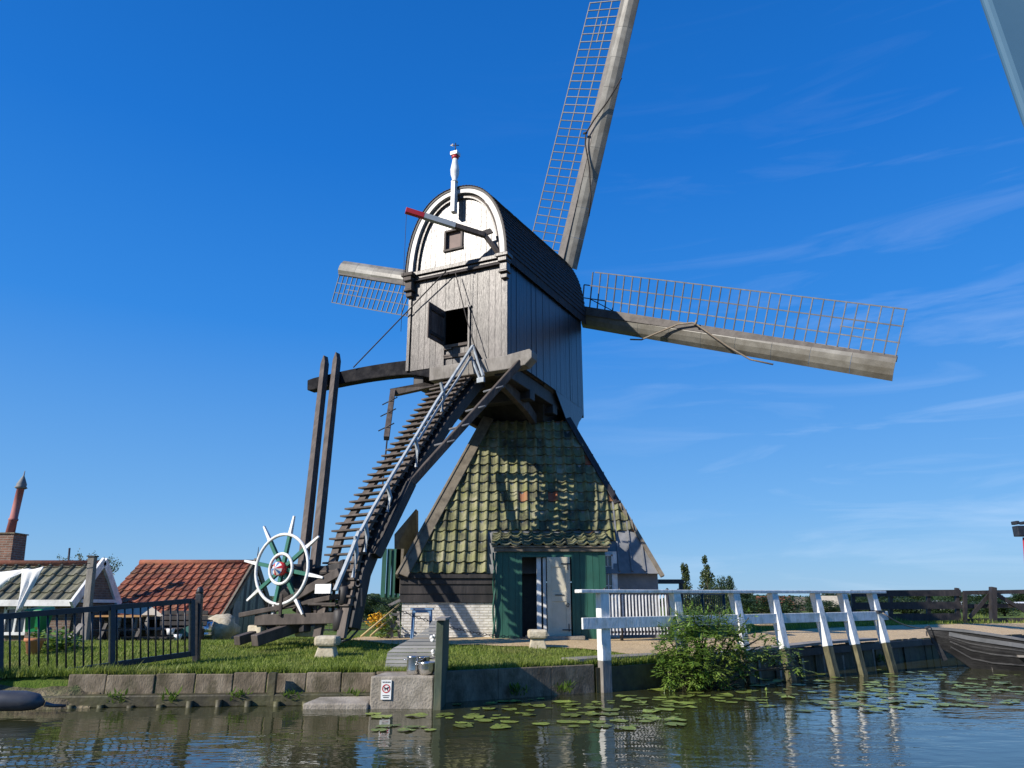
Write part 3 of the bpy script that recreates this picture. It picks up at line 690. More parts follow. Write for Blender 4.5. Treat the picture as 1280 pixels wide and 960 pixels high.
mb=MB(); mb.tube([(x1-.08,dy-.06,1.36),(x1-.04,dy-.075,1.33),(x1-.06,dy-.075,1.27),(x1-.1,dy-.07,1.29),(x1-.09,dy-.06,1.34)],.010,6); mb.build('door_handle',iron,porch)
mb=MB(); mb.box((x0+.28,dy-.045,1.53),(.2,.012,.02)); mb.build('door_latch',iron,porch)
mb=MB()
for k in range(2):
    mb.tube([(PW[0]-.06+.03*cos(a*1.1+k*pi)+.02,py-.06+.03*sin(a*1.1+k*pi),.55+a*.22) for a in [i*.25 for i in range(36)]],.022,6)
mb.build('twisted_post',green_paint,porch)
mb=MB(); mb.box((.95,py-.25,.62),(1.3,.4,.07)); mb.build('doorstep',concrete_lt,porch)
# ---- sails
HUB=POST+A*2.05+Z*0; hub=V((HUB.x,HUB.y,11.01)); tau=math.radians(6.5); AZ=math.atan2(.418,.9085)+.172
nrm=V((sin(AZ)*cos(tau),cos(AZ)*cos(tau),sin(tau)))
tip=onplane(1122,450,hub,nrm); RL=(tip-hub).length; e1=(tip-hub).normalized(); e2=-nrm.cross(e1).normalized()
if e2.z<0: e2=-e2
dirs=[e1,e2,-e1,-e2]
print('SAIL R',RL)
def project(p):
    p=V(p)-V((0,0,ZC)); dep=p.y*cP+p.z*sP; v=(p.z*cP-p.y*sP)/dep; return (round(640+F*p.x/dep,1),round(480-F*v,1))
for i in range(4): print('tip',i,project(hub+dirs[i]*RL))
mb=MB(); mb.tube([hub-A*1.5-Z*.12,hub,hub+nrm*.35],.26,14); mb.box(hub+nrm*.05,(.62,.62,.62),(e1,e2,nrm)); mb.build('windshaft',iron,mill,bev=.02)
for i in range(4):
    e=dirs[i]; t=dirs[(i+1)%4]; off=nrm*(.10 if i%2 else -.10)
    c=hub+off
    mb=MB(); mb.beam(c,c+e*RL,.30,.30,up=nrm,w1=.13,h1=.11); sail=mb.build('sail',stock_m,mill,bev=.01)
    # lattice bars
    LW=1.28; r0=RL*.125
    mb=MB(); nb=34
    tw=lambda r: math.radians(lerp(16,3,(r-r0)/(RL-r0)))   # weather twist
    def tdir(r): a=tw(r); return (t*cos(a)-nrm*sin(a)*1.0)
    for k in range(nb):
        r=lerp(r0,RL-.05,k/(nb-1)); td=tdir(r); w=LW if k>0 else LW*.66
        mb.beam(c+e*r-td*.05,c+e*r+td*w,.028,.04,up=nrm)
    lat=mb.build('lattice_bars',lath_m,sail)
    mb=MB()
    for f_ in (.33,.66,1.0):
        pts=[c+e*r+tdir(r)*(LW*f_)-nrm*.0 for r in [lerp(r0+(.36 if f_==1 else 0),RL-.02,j/12) for j in range(13)]]
        mb.path(pts,.034,.026,up=nrm)
    k=.5; mb.path([c+e*r+tdir(r)*(LW*.5) for r in (RL*.86,RL*.93)],.03,.03,up=nrm)
    mb.build('lattice_laths',lath_m,sail)
    # leading boards
    mb=MB(); bw=.56; segs=9; prof=[(.10,-.02),(0.02,.06),(-.11,.13),(-.26,.12),(-.42,.06),(-.56,-.06)]
    for k in range(segs):
        ra=lerp(RL*.13,RL,k/segs)+.004; rb=lerp(RL*.13,RL,(k+1)/segs)-.004; vs=[]
        sc=1.0
        for r in (ra,rb):
            td=tdir(r); nn=e.cross(td).normalized(); nn=nn if nn.dot(nrm)>0 else -nn
            for x,y in prof: vs.append(c+e*r+td*(x*sc)-nn*(y*.9+.0))
            for x,y in reversed(prof): vs.append(c+e*r+td*(x*sc)-nn*(y*.9-.03))
        m=2*len(prof); fs=[tuple(range(m)),tuple(range(2*m-1,m-1,-1))]+[(j,(j+1)%m,m+(j+1)%m,m+j) for j in range(m)]
        mb.add(vs,fs)
    mb.build('leading_board',sailboard_m,sail)
    mb=MB()
    if i in (0,1):
        pr=[(.30,-.66,.0),(.34,-.62,-.1),(.40,-.3,-.22),(.45,-.0,-.24),(.49,.12,-.2),(.50,.10,-.2),(.54,-.1,-.22),(.60,-.4,-.2),(.66,-.64,-.06),(.72,-.66,.0)] if i==0 else [(.18,-.0,-.0),(.30,-.60,-.05),(.36,-.55,-.12),(.45,-.3,-.2),(.52,.02,-.22),(.555,.10,-.2),(.60,-.1,-.22),(.66,-.4,-.18),(.74,-.64,-.06)]
        if i==1: pr=pr[1:]
        mb.tube([c+e*(RL*a)+tdir(RL*a)*b+nrm*cc for a,b,cc in pr],.026,6); mb.tube([c+e*(RL*.50 if i==0 else RL*.555)+t*.05-nrm*.25,c+e*(RL*.50 if i==0 else RL*.555)+t*.20-nrm*.2],.04,6)
        mb.build('rope',rope_dark if i==1 else rope_m,sail)
mb=MB(); mb.tube([onplane(738,374,hub-nrm*.3,nrm),onplane(765,388,hub-nrm*.2,nrm)],.015,6); mb.build('sail_rope',rope_dark,mill)
# ---- stair (bent) : L distance from gable, z
TA=math.radians(35); TD=V((sin(TA),cos(TA),0)); TQ=V((cos(TA),-sin(TA),0))
prof=[(-.15,6.80)]
for q_ in ((556,487),(540,510),(520,540),(499,570),(478,600),(459,630),(441,660),(431,695),(424,730),(417,762),(412,790)):
    p_=onplane(*q_,GP,TQ); prof.append(((GP-p_).dot(TD),p_.z))
print('PROF',[(round(a,2),round(b,2)) for a,b in prof])
LAST=prof[-1]
def st(t):  # t along 0..1 by z
    z=lerp(6.80,LAST[1],t)
    for (l0,z0),(l1,z1) in zip(prof,prof[1:]):
        if z<=z0 and z>=z1-1e-6: return lerp(l0,l1,(z0-z)/(z0-z1)),z
    return prof[-1]
def SP(L,q,z): return GP-TD*L+TQ*q+Z*z
stair_m=MB(); WQ=.42
mb=MB()
for sg in (-1,1):
    pts=[SP(L,sg*(WQ-.10) ,z-.10) for L,z in prof]
    mb.path(pts,.07,.20,up=TQ)
stair=mb.build('stair',wood_brown,mill)
ns=35
for i in range(ns):
    L,z=st(.02+.90*i/(ns-1)); mb=MB()
    ext=.10
    mb.box(SP(L-.04,-.04,z),(2*WQ+.14,.22,.035),(TQ,TD,Z)); mb.build('step',wood_brown,stair)
# tail pole below
mb=MB(); pts=[SP(L-.12,WQ*.85,z-.34) for L,z in prof[::2]]; mb.path([SP(-.5,.36,6.55)]+pts,.24,[.3]+[lerp(.34,.30,i/5) for i in range(len(pts))],up=TQ); mb.build('tail_pole',wood_dark,mill,bev=.02)
# hand rail
mb=MB(); L0,zz0=st(.0)
RPp=SP(0,WQ+.08,0)
def RPt(px,py): return onplane(px,py,RPp,TQ)
rm=mat('pale_blue_white_paint',[(.24,.27,.30),(.36,.40,.43)],rough=.45,scale=6,dirt=(.24,.26,.26),dirt_amt=.5)
mb=MB(); mb.path([RPt(*q) for q in ((591,432),(568,468),(546,502),(519,547),(492,591),(466,636),(450,666))],.045,.07,up=TQ); mb.path([RPt(*q) for q in ((449,664),(440,688),(430,712),(419,738))],.05,.08,up=TQ); rail=mb.build('hand_rail',rm,mill)
mb=MB(); mb.path([RPt(*q) for q in ((589,446),(572,474),(549,508),(522,552))],.03,.05,up=TQ); mb.build('mid_rail',rm,rail)
for a_,b_,c_ in (((551,478),(555,495),(552,515)),((519,545),(522,563),(520,584)),((484,603),(488,622),(484,640)),((457,652),(459,670),(456,690)),((444,670),(446,692),(441,722))):
    mb=MB(); mb.path([RPt(*a_),RPt(*b_),RPt(*c_)],[.05,.07,.05],.05); mb.build('baluster',rm,rail)
mb=MB(); mb.beam(RPt(591,432),onplane(604,470,B(S0-.35,0,0),A),.05,.06); mb.beam(RPt(589,446),onplane(600,474,B(S0-.35,0,0),A),.04,.05); mb.box(onplane(601,475,B(S0-.35,0,0),A),(.2,.06,.12),(TQ,TD,Z)); mb.build('top_rail_brace',rm,rail)
# right brace with cleats
ra=B(S0-.05,1.75,6.80); rb=onplane(514,604,SP(0,WQ+.2,0),TQ)
mb=MB(); mb.beam(ra,rb,.15,.17); brc=mb.build('right_brace',wood_brown,mill,bev=.02)
for t in (.25,.42,.57,.7): 
    c=lerp(ra,rb,t); mb=MB(); mb.tube([c-Rr*.28-Z*.03+A*-.05,c+Rr*.22+Z*.04+A*-.05],.026,6); mb.build('cleat',lath_m,brc)
mb=MB(); mb.beam(rb,onplane(470,695,SP(0,WQ+.15,0),TQ),.14,.18); mb.build('lower_brace',wood_dark,mill)
# left twin braces
for (tx,ty,bx,by,dd_) in ((409,441,378,715,0),(424,437,393,715,.35)):
    pt=P(tx-3,ty+14,18.98-dd_*.3); pb=P(bx,by,15.37-dd_*.2); d=(pt-pb).normalized()
    mb=MB(); mb.beam(pb-d*.9,pt,.15,.17,up=A); mb.hexa([pt+Rr*a*.075+A*b*.085 for a,b in ((-1,-1),(1,-1),(1,1),(-1,1))],[pt+d*.34+Rr*a*.01+A*b*.085 for a,b in ((-1,-1),(1,-1),(1,1),(-1,1))]); mb.build('left_brace',wood_brown,mill)
# peg post with pegs & bracket
pa=P(491,489,17.4); pb=P(483,548,16.3); mb=MB(); mb.beam(pa,pb,.12,.12); mb.prism([P(487,486,17.4),P(491,494,17.4),P(545,482,17.2),P(530,478,17.2)],A*.15); pg=mb.build('peg_post',wood_brown,mill)
for t in (.25,.5,.8):
    c=lerp(pa,pb,t); mb=MB(); mb.tube([c-Rr*.2-Z*.06-A*.08,c+Rr*.22+Z*.08-A*.08],.014,6); mb.build('peg',iron,pg)
mb=MB(); mb.tube([P(484,548,16.77),P(479,600,16.12),P(472,660,15.26),P(466,700,14.84),P(455,735,14.62)],.018,6); mb.build('brake_line',wood_dark,mill)
# winding wheel at tail end
WC=P(352,711,14.68); wn=-V((.44,.898,0)).normalized(); WR=V((-wn.y,wn.x,0))
mb=MB(); ringpts=lambda r,o=0:[WC+wn*o+(WR*cos(a)+Z*sin(a))*r for a in [2*pi*i/40 for i in range(40)]]
mb.tube([WC-wn*.05,WC-wn*1.3],.11,12); wheel=mb.build('winding_wheel',wood_brown,mill)
mb=MB(); mb.tube(ringpts(.66),.032,8,closed=True); mb.build('outer_rim',white_paint,wheel)
mb=MB(); mb.tube(ringpts(.285,.02),.030,8,closed=True); mb.build('inner_rim',white_paint,wheel)
for k in range(8):
    a=math.radians(80-45*k); d=WR*cos(a)+Z*sin(a)
    mb=MB(); mb.beam(WC+d*.08-wn*.03,WC+d*.68-wn*.03,.07,.065,up=wn); mb.build('green_spoke',green_wheel,wheel)
    mb=MB(); mb.beam(WC+d*.68-wn*.03,WC+d*1.03-wn*.03,.07,.065,up=wn,w1=.035,h1=.04); mb.build('white_handle',white_paint,wheel)
mb=MB()
for j in range(12):
    a0,a1=2*pi*j/12,2*pi*(j+1)/12; cpt=WC+wn*.20
    p_=[WC+wn*.12+(WR*cos(a)+Z*sin(a))*.125 for a in (a0,a1)]; mb.add([cpt,p_[0],p_[1]],[(0,1,2)],[0,1,2,1][j%4])
mb.tube([WC-wn*.05,WC+wn*.115],.13,20,m=0)
mb.build('painted_hub',[red_paint,white_paint,mat('blue_paint',[(.03,.12,.35),(.05,.16,.42)],rough=.45)],wheel,nf=False)
# tail frame at ground
fr0=SP(4.4,.0,0)
def timber(name,a,b,w,h,m=wood_brown,up=(0,0,1),par=mill): mb=MB(); mb.beam(a,b,w,h,up=up); return mb.build(name,m,par,bev=.012)
timber('foot_timber',P(322,775,14.94),P(432,772,14.30),.2,.20)
timber('foot_timber',P(322,776,16.34),P(430,770,15.69),.2,.20)
for px_,y_ in ((381,14.62),(428,14.30),(338,14.94)): timber('foot_post',P(px_,790,y_),P(px_+3,700 if px_>350 else 752,y_+.1),.16,.18,wood_dark)
timber('frame_rail',P(300,769,14.94),P(440,742,14.30),.10,.09)
timber('frame_rail',P(385,755,14.30),P(420,755,14.19),.05,.05)
timber('frame_rail',P(345,760,14.73),P(425,715,14.19),.10,.16,wood_brown)
timber('frame_rail',P(362,722,15.26),P(430,708,14.51),.12,.16,wood_dark)
for a in range(4): timber('frame_rail',P(350+22*a,770,14.62),P(352+22*a,742-6*a,14.62),.05,.06,wood_brown)
mb=MB(); 
for j,(px_,py_) in enumerate(((405,762),(408,748),(413,732),(418,776))): mb.box(P(px_,py_,14.84),(.42,.25,.05),(Rr,A,Z))
mb.build('winch_boards',white_paint,mill)
mb=MB(); mb.box(P(404,736,14.14),(.36,.03,.17),(Rr,A,Z)); mb.build('white_board',white_paint,mill)
mb=MB(); wc=P(378,738,15.16); mb.lathe(wc,[(.28,-.35),(.34,-.30),(.34,.30),(.28,.35)],axis=Rr,n=18); mb.build('winch_drum',wood_dark,mill)
mb=MB(); wc=P(430,745,14.24); mb.lathe(wc,[(.07,-.16),(.10,-.14),(.10,.16),(.07,.18)],axis=Z,n=12); mb.lathe(P(425,775,14.30),[(.09,-.2),(.13,-.16),(.13,.16),(.08,.2)],axis=Z,n=12); mb.build('winch_drum',wood_dark,mill)
mb=MB(); p=P(448,729,14.19); mb.tube([p+(Rr*cos(a)+Z*sin(a))*.06 for a in [2*pi*i/12 for i in range(12)]],.02,6,closed=True); mb.beam(P(452,735,14.19),P(452,758,14.19),.03,.03); mb.build('pulley',iron,mill)
for j,(a,b,w) in enumerate(((P(296,801,14.62),P(385,772,16.12),.17),(P(318,801,14.19),P(392,776,15.26),.2))):
    timber('skid_log',a,b,w,w,wood_brown)
for j,(px_,py_) in enumerate(((352,786),(383,789),(324,788))):
    c=P(px_,py_,15.05); mb=MB(); mb.box(c,(.34,.3,.2),(Rr,A,Z)); mb.build('support_block',stone_m,mill,bev=.03)
for j in range(2):
    mb=MB(); p0=P(443+6*j,770,14.40); p1=P(434-3*j+12*j,800,14.19); mb.tube([P(448+8*j,752,14.62),p0,P(438+9*j,788,14.30),P(428+9*j,799,14.19),P(418+9*j,802,14.08)],.022,6); mb.build('iron_hook',iron,mill)
# tail chain to staddle stone
# ================================================================== chain thing
def chain(name,label,a,b,sag,group=None,step=.075,r=.012):
    a,b=V(a),V(b); n=int((b-a).length/step); mb=MB()
    for i in range(n):
        t=(i+.5)/n; p=lerp(a,b,t)-Z*sag*4*t*(1-t); d=((b-a)/n); d=V((d.x,d.y,d.z-sag*4*(1-2*t)/n)).normalized()
        x=d.cross(Z).normalized(); y=x.cross(d)
        if i%2: x=y
        l=step*.62; pts=[p+d*l*cos(q)+x*.022*sin(q) for q in [2*pi*k/8 for k in range(8)]]
        mb.tube(pts,r*.55,5,closed=True)
    o=mb.build(name,iron,org=a); tag(o,label,'chain'); return o
chain('anchor_chain','rusty dark chain sagging from the mill tail to the staddle stone by the door',P(446,738,14.30),P(665,797,16.3),.22)
# staddle stones
def staddle(name,label,px,py,Y,sc=1):
    base=P(px,py,Y); base.z=zg(base.x,base.y)-.02
    t=thing(name,label,'stone post',base,'staddle stones on the lawn')
    mb=MB(); w=.15*sc
    mb.hexa([base+V((a*w*1.15,b*w*1.15,0)) for a,b in ((-1,-1),(1,-1),(1,1),(-1,1))],[base+V((a*w*.8,b*w*.8,.2*sc)) for a,b in ((-1,-1),(1,-1),(1,1),(-1,1))]); mb.build('pedestal',stone_m,t,bev=.02)
    mb=MB(); mb.box(base+V((0,0,.27*sc)),(w*2.5,w*2.5,.16*sc)); mb.build('capstone',stone_m,t,bev=.045)
staddle('staddle_stone','squat sandstone staddle stone on the lawn below the stair foot',409,808,13.6,1.05)
staddle('staddle_stone','squat sandstone staddle stone at the gravel edge before the mill door',672,810,15.4,1.05)
mb=MB(); c=P(956,780,20); 
mb.box(c+V((0,0,.08)),(.5,.4,.24)); o=mb.build('stone_block',stone_m,org=c,bev=.06); tag(o,'pale rounded stone block beside the gravel path','stone')
# boulders by shed
c=P(275,798,20.5); t=thing('mossy_rock','lumpy yellowish rock in front of the red roofed shed','rock',c)
def blob(mb,c,r,seed,fl=1.,n=10,m_=0):
    vs=[];rows=8
    for i in range(rows+1):
        th=pi*i/rows
        for j in range(n):
            a=2*pi*j/n; d=V((sin(th)*cos(a),sin(th)*sin(a),cos(th)*fl)); k=r*(1+.35*mnoise.noise(d*1.7+V((seed,seed*2,0)))); vs.append(V(c)+d*k)
    mb.add(vs,[(n*i+j,n*i+(j+1)%n,n*i+n+(j+1)%n,n*i+n+j) for i in range(rows) for j in range(n)],m_,True)
mb=MB(); blob(mb,c+V((0,0,.28)),.45,3,.75); mb.build('upper_rock',stone_m,t); mb=MB(); blob(mb,c+V((-.1,-.1,.1)),.28,8,.8); mb.build('lower_rock',stone_m,t)
# ================================================================== QUAY
def bankpt(x,d=0): return V((x,Yb(x)+d,0))
# concrete panel wall (left)
t=thing('concrete_quay_wall','weathered concrete panel quay wall below the lawn, left of the landing','quay wall',bankpt(-3.5))
xs=[-6.05]; 
while xs[-1]<-1.9: xs.append(xs[-1]+rp(.42,.66))
for a,b in zip(xs,xs[1:]):
    pa,pb=bankpt(a,.06),bankpt(b,.06); d=(pb-pa).normalized(); n_=V((-d.y,d.x,0)); mb=MB(); o_=rp(-.02,.02); zt1=.40+rp(-.012,.012)
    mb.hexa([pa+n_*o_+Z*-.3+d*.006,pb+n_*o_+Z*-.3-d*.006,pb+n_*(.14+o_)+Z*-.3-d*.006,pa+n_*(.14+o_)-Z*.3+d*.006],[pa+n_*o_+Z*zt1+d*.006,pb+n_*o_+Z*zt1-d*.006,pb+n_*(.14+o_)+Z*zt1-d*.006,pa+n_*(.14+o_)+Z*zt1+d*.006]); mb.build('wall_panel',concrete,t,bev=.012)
mb=MB(); mb.path([bankpt(x,-.02)+Z*.07 for x in [-7.2,-6.3,-5,-4,-3,-1.9]],.22,.16); mb.build('waling_ledge',wetwood,t,bev=.02)
for k in range(13):
    x=-6.6+.38*k; c=bankpt(x,-.16); mb=MB(); mb.tube([c+Z*-.3,c+Z*rp(.03,.09)],.045,8); mb.build('pile',wetwood,t)
x=P(347,850,11).x; mb=MB(); c=bankpt(x,-.08); mb.beam(c-Z*.3,c+Z*.42,.09,.10,up=V((0,1,0))); mb.build('mooring_pile',wetwood,t)
mb=MB(); vs=[]; nx,ny=60,8
for i in range(nx+1):
    x=lerp(-12,-5.6,i/nx)
    for j in range(ny+1):
        d=lerp(-.32,.45,j/ny); k_=j/ny
        vs.append(V((x,Yb(x)+d+.07*mnoise.noise(V((x*1.7,0,3))),-.09+.52*k_**.6+.05*mnoise.noise(V((x*3,d*5,1)))*sin(pi*k_)*2-(.1 if x>-5.9 else 0))))
mb.add(vs,[(i*(ny+1)+j,(i+1)*(ny+1)+j,(i+1)*(ny+1)+j+1,i*(ny+1)+j+1) for i in range(nx) for j in range(ny)],0,True)
struct(mb.build('soil_bank',mat('brown_soil',[(.05,.04,.022),(.12,.095,.055),(.20,.165,.10)],rough=.95,scale=5,bump=.9,bscale=25,bdist=.04,dirt=(.06,.10,.02),dirt_scale=2,dirt_amt=.8)))
# right concrete wall
t=thing('concrete_retaining_wall','shaded concrete retaining wall between green board post and jetty','quay wall',bankpt(.2))
mb=MB(); pts=[bankpt(x,.02) for x in (-1.0,-.2,.6,1.3)]
for (a,b) in zip(pts,pts[1:]):
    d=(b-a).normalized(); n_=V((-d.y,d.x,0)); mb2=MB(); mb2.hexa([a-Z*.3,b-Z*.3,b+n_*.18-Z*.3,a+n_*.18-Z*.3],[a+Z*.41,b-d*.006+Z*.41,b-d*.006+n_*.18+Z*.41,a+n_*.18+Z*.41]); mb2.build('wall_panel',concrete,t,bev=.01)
# landing block, step
lx0,lx1=-1.88,-1.04; yl=10.45
t=thing('landing_block','stained concrete landing block holding two steel pots at the waterside','landing',(-1.45,10.9,0))
mb=MB(); 
tl=.40
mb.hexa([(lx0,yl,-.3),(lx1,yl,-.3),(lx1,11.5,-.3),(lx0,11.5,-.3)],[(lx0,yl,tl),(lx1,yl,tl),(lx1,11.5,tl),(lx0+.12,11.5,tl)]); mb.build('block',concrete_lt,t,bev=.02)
mb=MB(); mb.hexa([(-2.75,10.42,-.3),(lx0-.01,10.42,-.3),(lx0-.01,10.92,-.3),(-2.6,10.92,-.3)],[(-2.75,10.42,.07),(lx0-.01,10.42,.07),(lx0-.01,10.92,.12),(-2.6,10.92,.12)]); mb.build('lower_step',concrete_lt,t,bev=.02)
# sign on block
sc_=V((P(483,862,yl).x,yl-.015,P(483,862,yl).z))
t=thing('no_dogs_sign','small white sign with red ring and black dog on the landing block','sign',sc_)
mb=MB(); mb.box(sc_,(.135,.012,.24)); mb.build('sign_plate',sign_m,t)
def ringflat(c,r0,r1,y,n=28):
    m_=MB(); vs=[]
    for i in range(n):
        a=2*pi*i/n; vs+=[V((c.x+r*cos(a),y,c.z+r*sin(a))) for r in (r0,r1)]
    m_.add(vs,[(2*i,2*i+1,(2*i+3)%(2*n),(2*i+2)%(2*n)) for i in range(n)]); return m_
rc=sc_+V((0,0,.015)); ringflat(rc,.042,.054,sc_.y-.009).build('red_ring',red_paint,t)
mb=MB(); mb.beam(rc+V((-.034,-.0105,.030)),rc+V((.034,-.0105,-.030)),.003,.010,up=V((0,1,0)));  mb.build('red_bar',red_paint,t)
mb=MB()
for c,s_ in (((0,0,0),(.045,.003,.018)),((.024,0,.014),(.018,.003,.014)),((-.018,0,-.016),(.006,.003,.018)),((.016,0,-.016),(.006,.003,.018)),((-.026,0,.012),(.005,.003,.016))): mb.box(rc+V(c)-V((0,.009,0)),s_)
mb.build('dog_symbol',iron,t)
mb=MB()
for k,w in enumerate((.09,.07)): mb.box(sc_+V((0,-.009,-.07-.022*k)),(w,.003,.007))
for k in range(5): mb.box(sc_+V((-.045+.022*k,-.009,.095)),(.013,.003,.012))
mb.build('print_line',iron,t)
# green board post
gp=V((P(549,820,10.42).x,10.42,0))
t=thing('green_board_post','tall mossy green board standing edge on beside the landing block','board',gp)
mb=MB(); gx=gp.x; mb.hexa([(gx-.05,10.30,-.3),(gx+.05,10.30,-.3),(gx+.05,11.35,-.3),(gx-.05,11.35,-.3)],[(gx-.05,10.42,P(547,776,10.42).z),(gx+.05,10.42,P(547,776,10.42).z),(gx+.05,11.35,P(547,776,10.42).z+.01),(gx-.05,11.35,P(547,776,10.42).z+.01)]); 
mb.build('board',mat('mossy_green_board',[(.03,.045,.028),(.05,.07,.045),(.09,.10,.06)],rough=.8,scale=4,stretch=(1,1,.4),bump=.4,dirt=(.10,.09,.05),dirt_amt=.6),t,bev=.01)
mb=MB(); mb.beam((gx+.005,10.36,P(547,775,10.4).z+.01),(gx+.005,11.4,P(547,775,10.4).z+.02),.14,.03); mb.build('cap_board',wood_grey,t)
for j,pyy in enumerate((798,817)):
    c=P(541,pyy,10.6); mb=MB()
    for k in range(5):
        a=k*1.25; blob(mb,c+V((rp(-.02,.02),rp(-.06,.06),rp(-.035,.035))),.028,k+j*7,1,8)
    mb.build('white_hook',white_paint,t)
# slatted curved screen
sy=11.35
c0=P(482,842,sy)
t=thing('slatted_screen','grey slatted timber screen with a curved edge behind the pots','screen',(c0.x+.3,sy,tl))
xr=gx-.055; z0=tl; z1=P(540,776,sy).z; ns_=14; mb=MB()
def leftx(f):  # f 0 bottom..1 top
    pts=[(0,482),(.38,484),(.52,499),(.70,519),(.85,532),(1,537)]
    for (a,b),(c,d) in zip(pts,pts[1:]):
        if f<=c: return lerp(b,d,(f-a)/(c-a))
    return 537
for i in range(ns_):
    f0=i/ns_; f1=(i+1)/ns_; za=lerp(z0,z1,f0); zb=lerp(z0,z1,f1)-.008
    yy=sy+.25*f0; pa=P(leftx(f0),800,sy).x; pb=P(leftx(f1),800,sy).x
    mb.hexa([(pa,yy,za),(xr,yy,za),(xr,yy+.05,za),(pa,yy+.05,za)],[(pb,yy+.015,zb),(xr,yy+.015,zb),(xr,yy+.065,zb),(pb,yy+.065,zb)])
mb.build('slats',mat('silver_grey_slats',[(.15,.15,.145),(.22,.22,.21),(.29,.285,.275)],rough=.8,scale=8,stretch=(.3,1,1),island=.6,bump=.3),t)
mb=MB()
for xx in (xr-.06,xr-.42): mb.beam((xx,sy+.09,z0),(xx,sy+.36,z0+(z1-z0)*(.98 if xx>xr-.1 else .42)),.05,.04)
mb.build('back_batten',wood_grey,t)
# pots
def pot(label,c,r,h,kind):
    t=thing('steel_pot',label,'pot',c)
    mb=MB(); mb.lathe(c,[(r*.86,0),(r*.98,.01),(r,h*.3),(r,h*.95),(r*1.05,h),(r*.97,h),(r*.95,h*.3),(0,h*.25)] if kind else [(r*.6,0),(r*.85,h*.15),(r,h*.55),(r*1.0,h*.9),(r*1.08,h),(r*.98,h*.98),(r*.9,h*.5),(0,h*.25)],n=28); mb.build('pot_body',steel,t)
    for sg in (-1,1):
        mb=MB(); mb.tube([c+V((sg*r,-.03,h*.8)),c+V((sg*(r+.035),-.03,h*.82)),c+V((sg*(r+.035),.03,h*.82)),c+V((sg*r,.03,h*.8))],.007,6); mb.build('pot_handle',steel,t)
pc=V((P(516,838,10.72).x,10.72,tl)); pot('tall cylindrical steel cooking pot on the landing block',pc,.085,.235,1)
pc=V((P(533,842,10.66).x,10.66,tl)); pot('wide round bellied steel pan on the landing block beside taller pot',pc,.115,.165,0)
mb=MB(); pc=V((P(528,834,10.95).x,10.95,tl)); t=thing('dark_pan','dark pan behind the two steel pots on the landing block','pan',pc); mb.lathe(pc,[(.09,0),(.10,.02),(.10,.20),(.108,.215),(.095,.21),(.09,.05),(0,.04)],n=24); mb.build('pan_body',steel,t)
mb=MB(); mb.tube([pc+V((.1,0,.19)),pc+V((.2,.02,.2))],.01,6); mb.build('pan_handle',iron,t)
# blue bench
c=P(528,760,17.2); bz=zg(c.x,17.2)
t=thing('blue_bench','small pale blue table against the whitewashed brick wall','table',(c.x,17.2,bz))
mb=MB(); zt2=P(528,761,17.2).z; mb.box((c.x,17.2,zt2),(.50,.30,.035)); mb.box((c.x,17.08,zt2-.05),(.42,.02,.06)); mb.build('table_top',blue_paint,t)
for sx in (-1,1):
    for sy_ in (-1,1):
        mb=MB(); mb.beam((c.x+sx*.19,17.2+sy_*.11,zt2-.02),(c.x+sx*.21,17.2+sy_*.12,bz),.035,.035); mb.build('leg',blue_paint,t)
# timber jetty plank + low timbers
t=thing('timber_jetty','low weathered plank jetty between the concrete wall and first rail post','jetty',P(765,820,12.7))
jz=P(760,818,12.6).z
mb=MB(); a=P(712,818,12.5); b=P(822,816,13.7); a.z=b.z=.47
mb.beam(a,b,.42,.05); mb.build('plank',wood_grey,t,bev=.008)
for f_ in (.12,.3,.62,.9):
    p=lerp(a,b,f_); mb=MB(); mb.beam(p+V((0,-.1,-.04)),p+V((0,.35,-.06)),.09,.08); mb.beam(p+V((0,-.02,-.06)),p+V((0,-.02,-.7)),.08,.08,up=V((0,1,0))); mb.build('bearer',wood_brown,t)
mb=MB(); mb.beam(a+V((-.2,-.05,-.30)),b+V((0,.15,-.30)),.06,.05); mb.build('waler',wood_grey,t)
mb=MB(); mb.hexa([bankpt(1.32,-.02)-Z*.3,bankpt(3.4,.0)-Z*.3,bankpt(3.4,.12)-Z*.3,bankpt(1.32,.12)-Z*.3],[bankpt(1.32,-.02)+Z*.36,bankpt(3.4,.0)+Z*.40,bankpt(3.4,.12)+Z*.40,bankpt(1.32,.12)+Z*.36]); mb.build('sheet_boards',wetwood,t)
# ---- timber revetment on right side with planks
t=thing('timber_revetment','dark wet timber boarding holding the gravel bank under the white railing','bank boarding',bankpt(6))
xs=[3.4+.24*i for i in range(34)]+[11.7+.5*i for i in range(16)]
mb=MB()
for a,b in zip(xs,xs[1:]):
    pa,pb=bankpt(a,.02),bankpt(b,.02); d=(pb-pa).normalized(); n_=V((-d.y,d.x,0)); o_=rp(-.02,.02); zt1=lerp(.44,.50,ss(3,7,a))+rp(-.015,.015)
    mb.hexa([pa+n_*o_-Z*.3,pb+n_*o_-Z*.3-d*.01,pb+n_*(.06+o_)-Z*.3-d*.01,pa+n_*(.06+o_)-Z*.3],[pa+n_*o_+Z*zt1,pb+n_*o_+Z*zt1-d*.01,pb+n_*(.06+o_)+Z*zt1-d*.01,pa+n_*(.06+o_)+Z*zt1])
mb.build('boarding',wetwood,t)
mb=MB(); mb.path([bankpt(x,-.03)+Z*.40 for x in (3.4,5,6.5,7.4,9,10.4,13,16)],.10,.14); mb.build('waling_beam',wood_dark,t)
mb=MB(); mb.path([bankpt(x,.12)+Z*(lerp(.44,.52,ss(3,7,x))+.03) for x in (3.4,5,6.5,7.4,8.4)],.34,.05); mb.build('edge_plank',wood_grey,t)
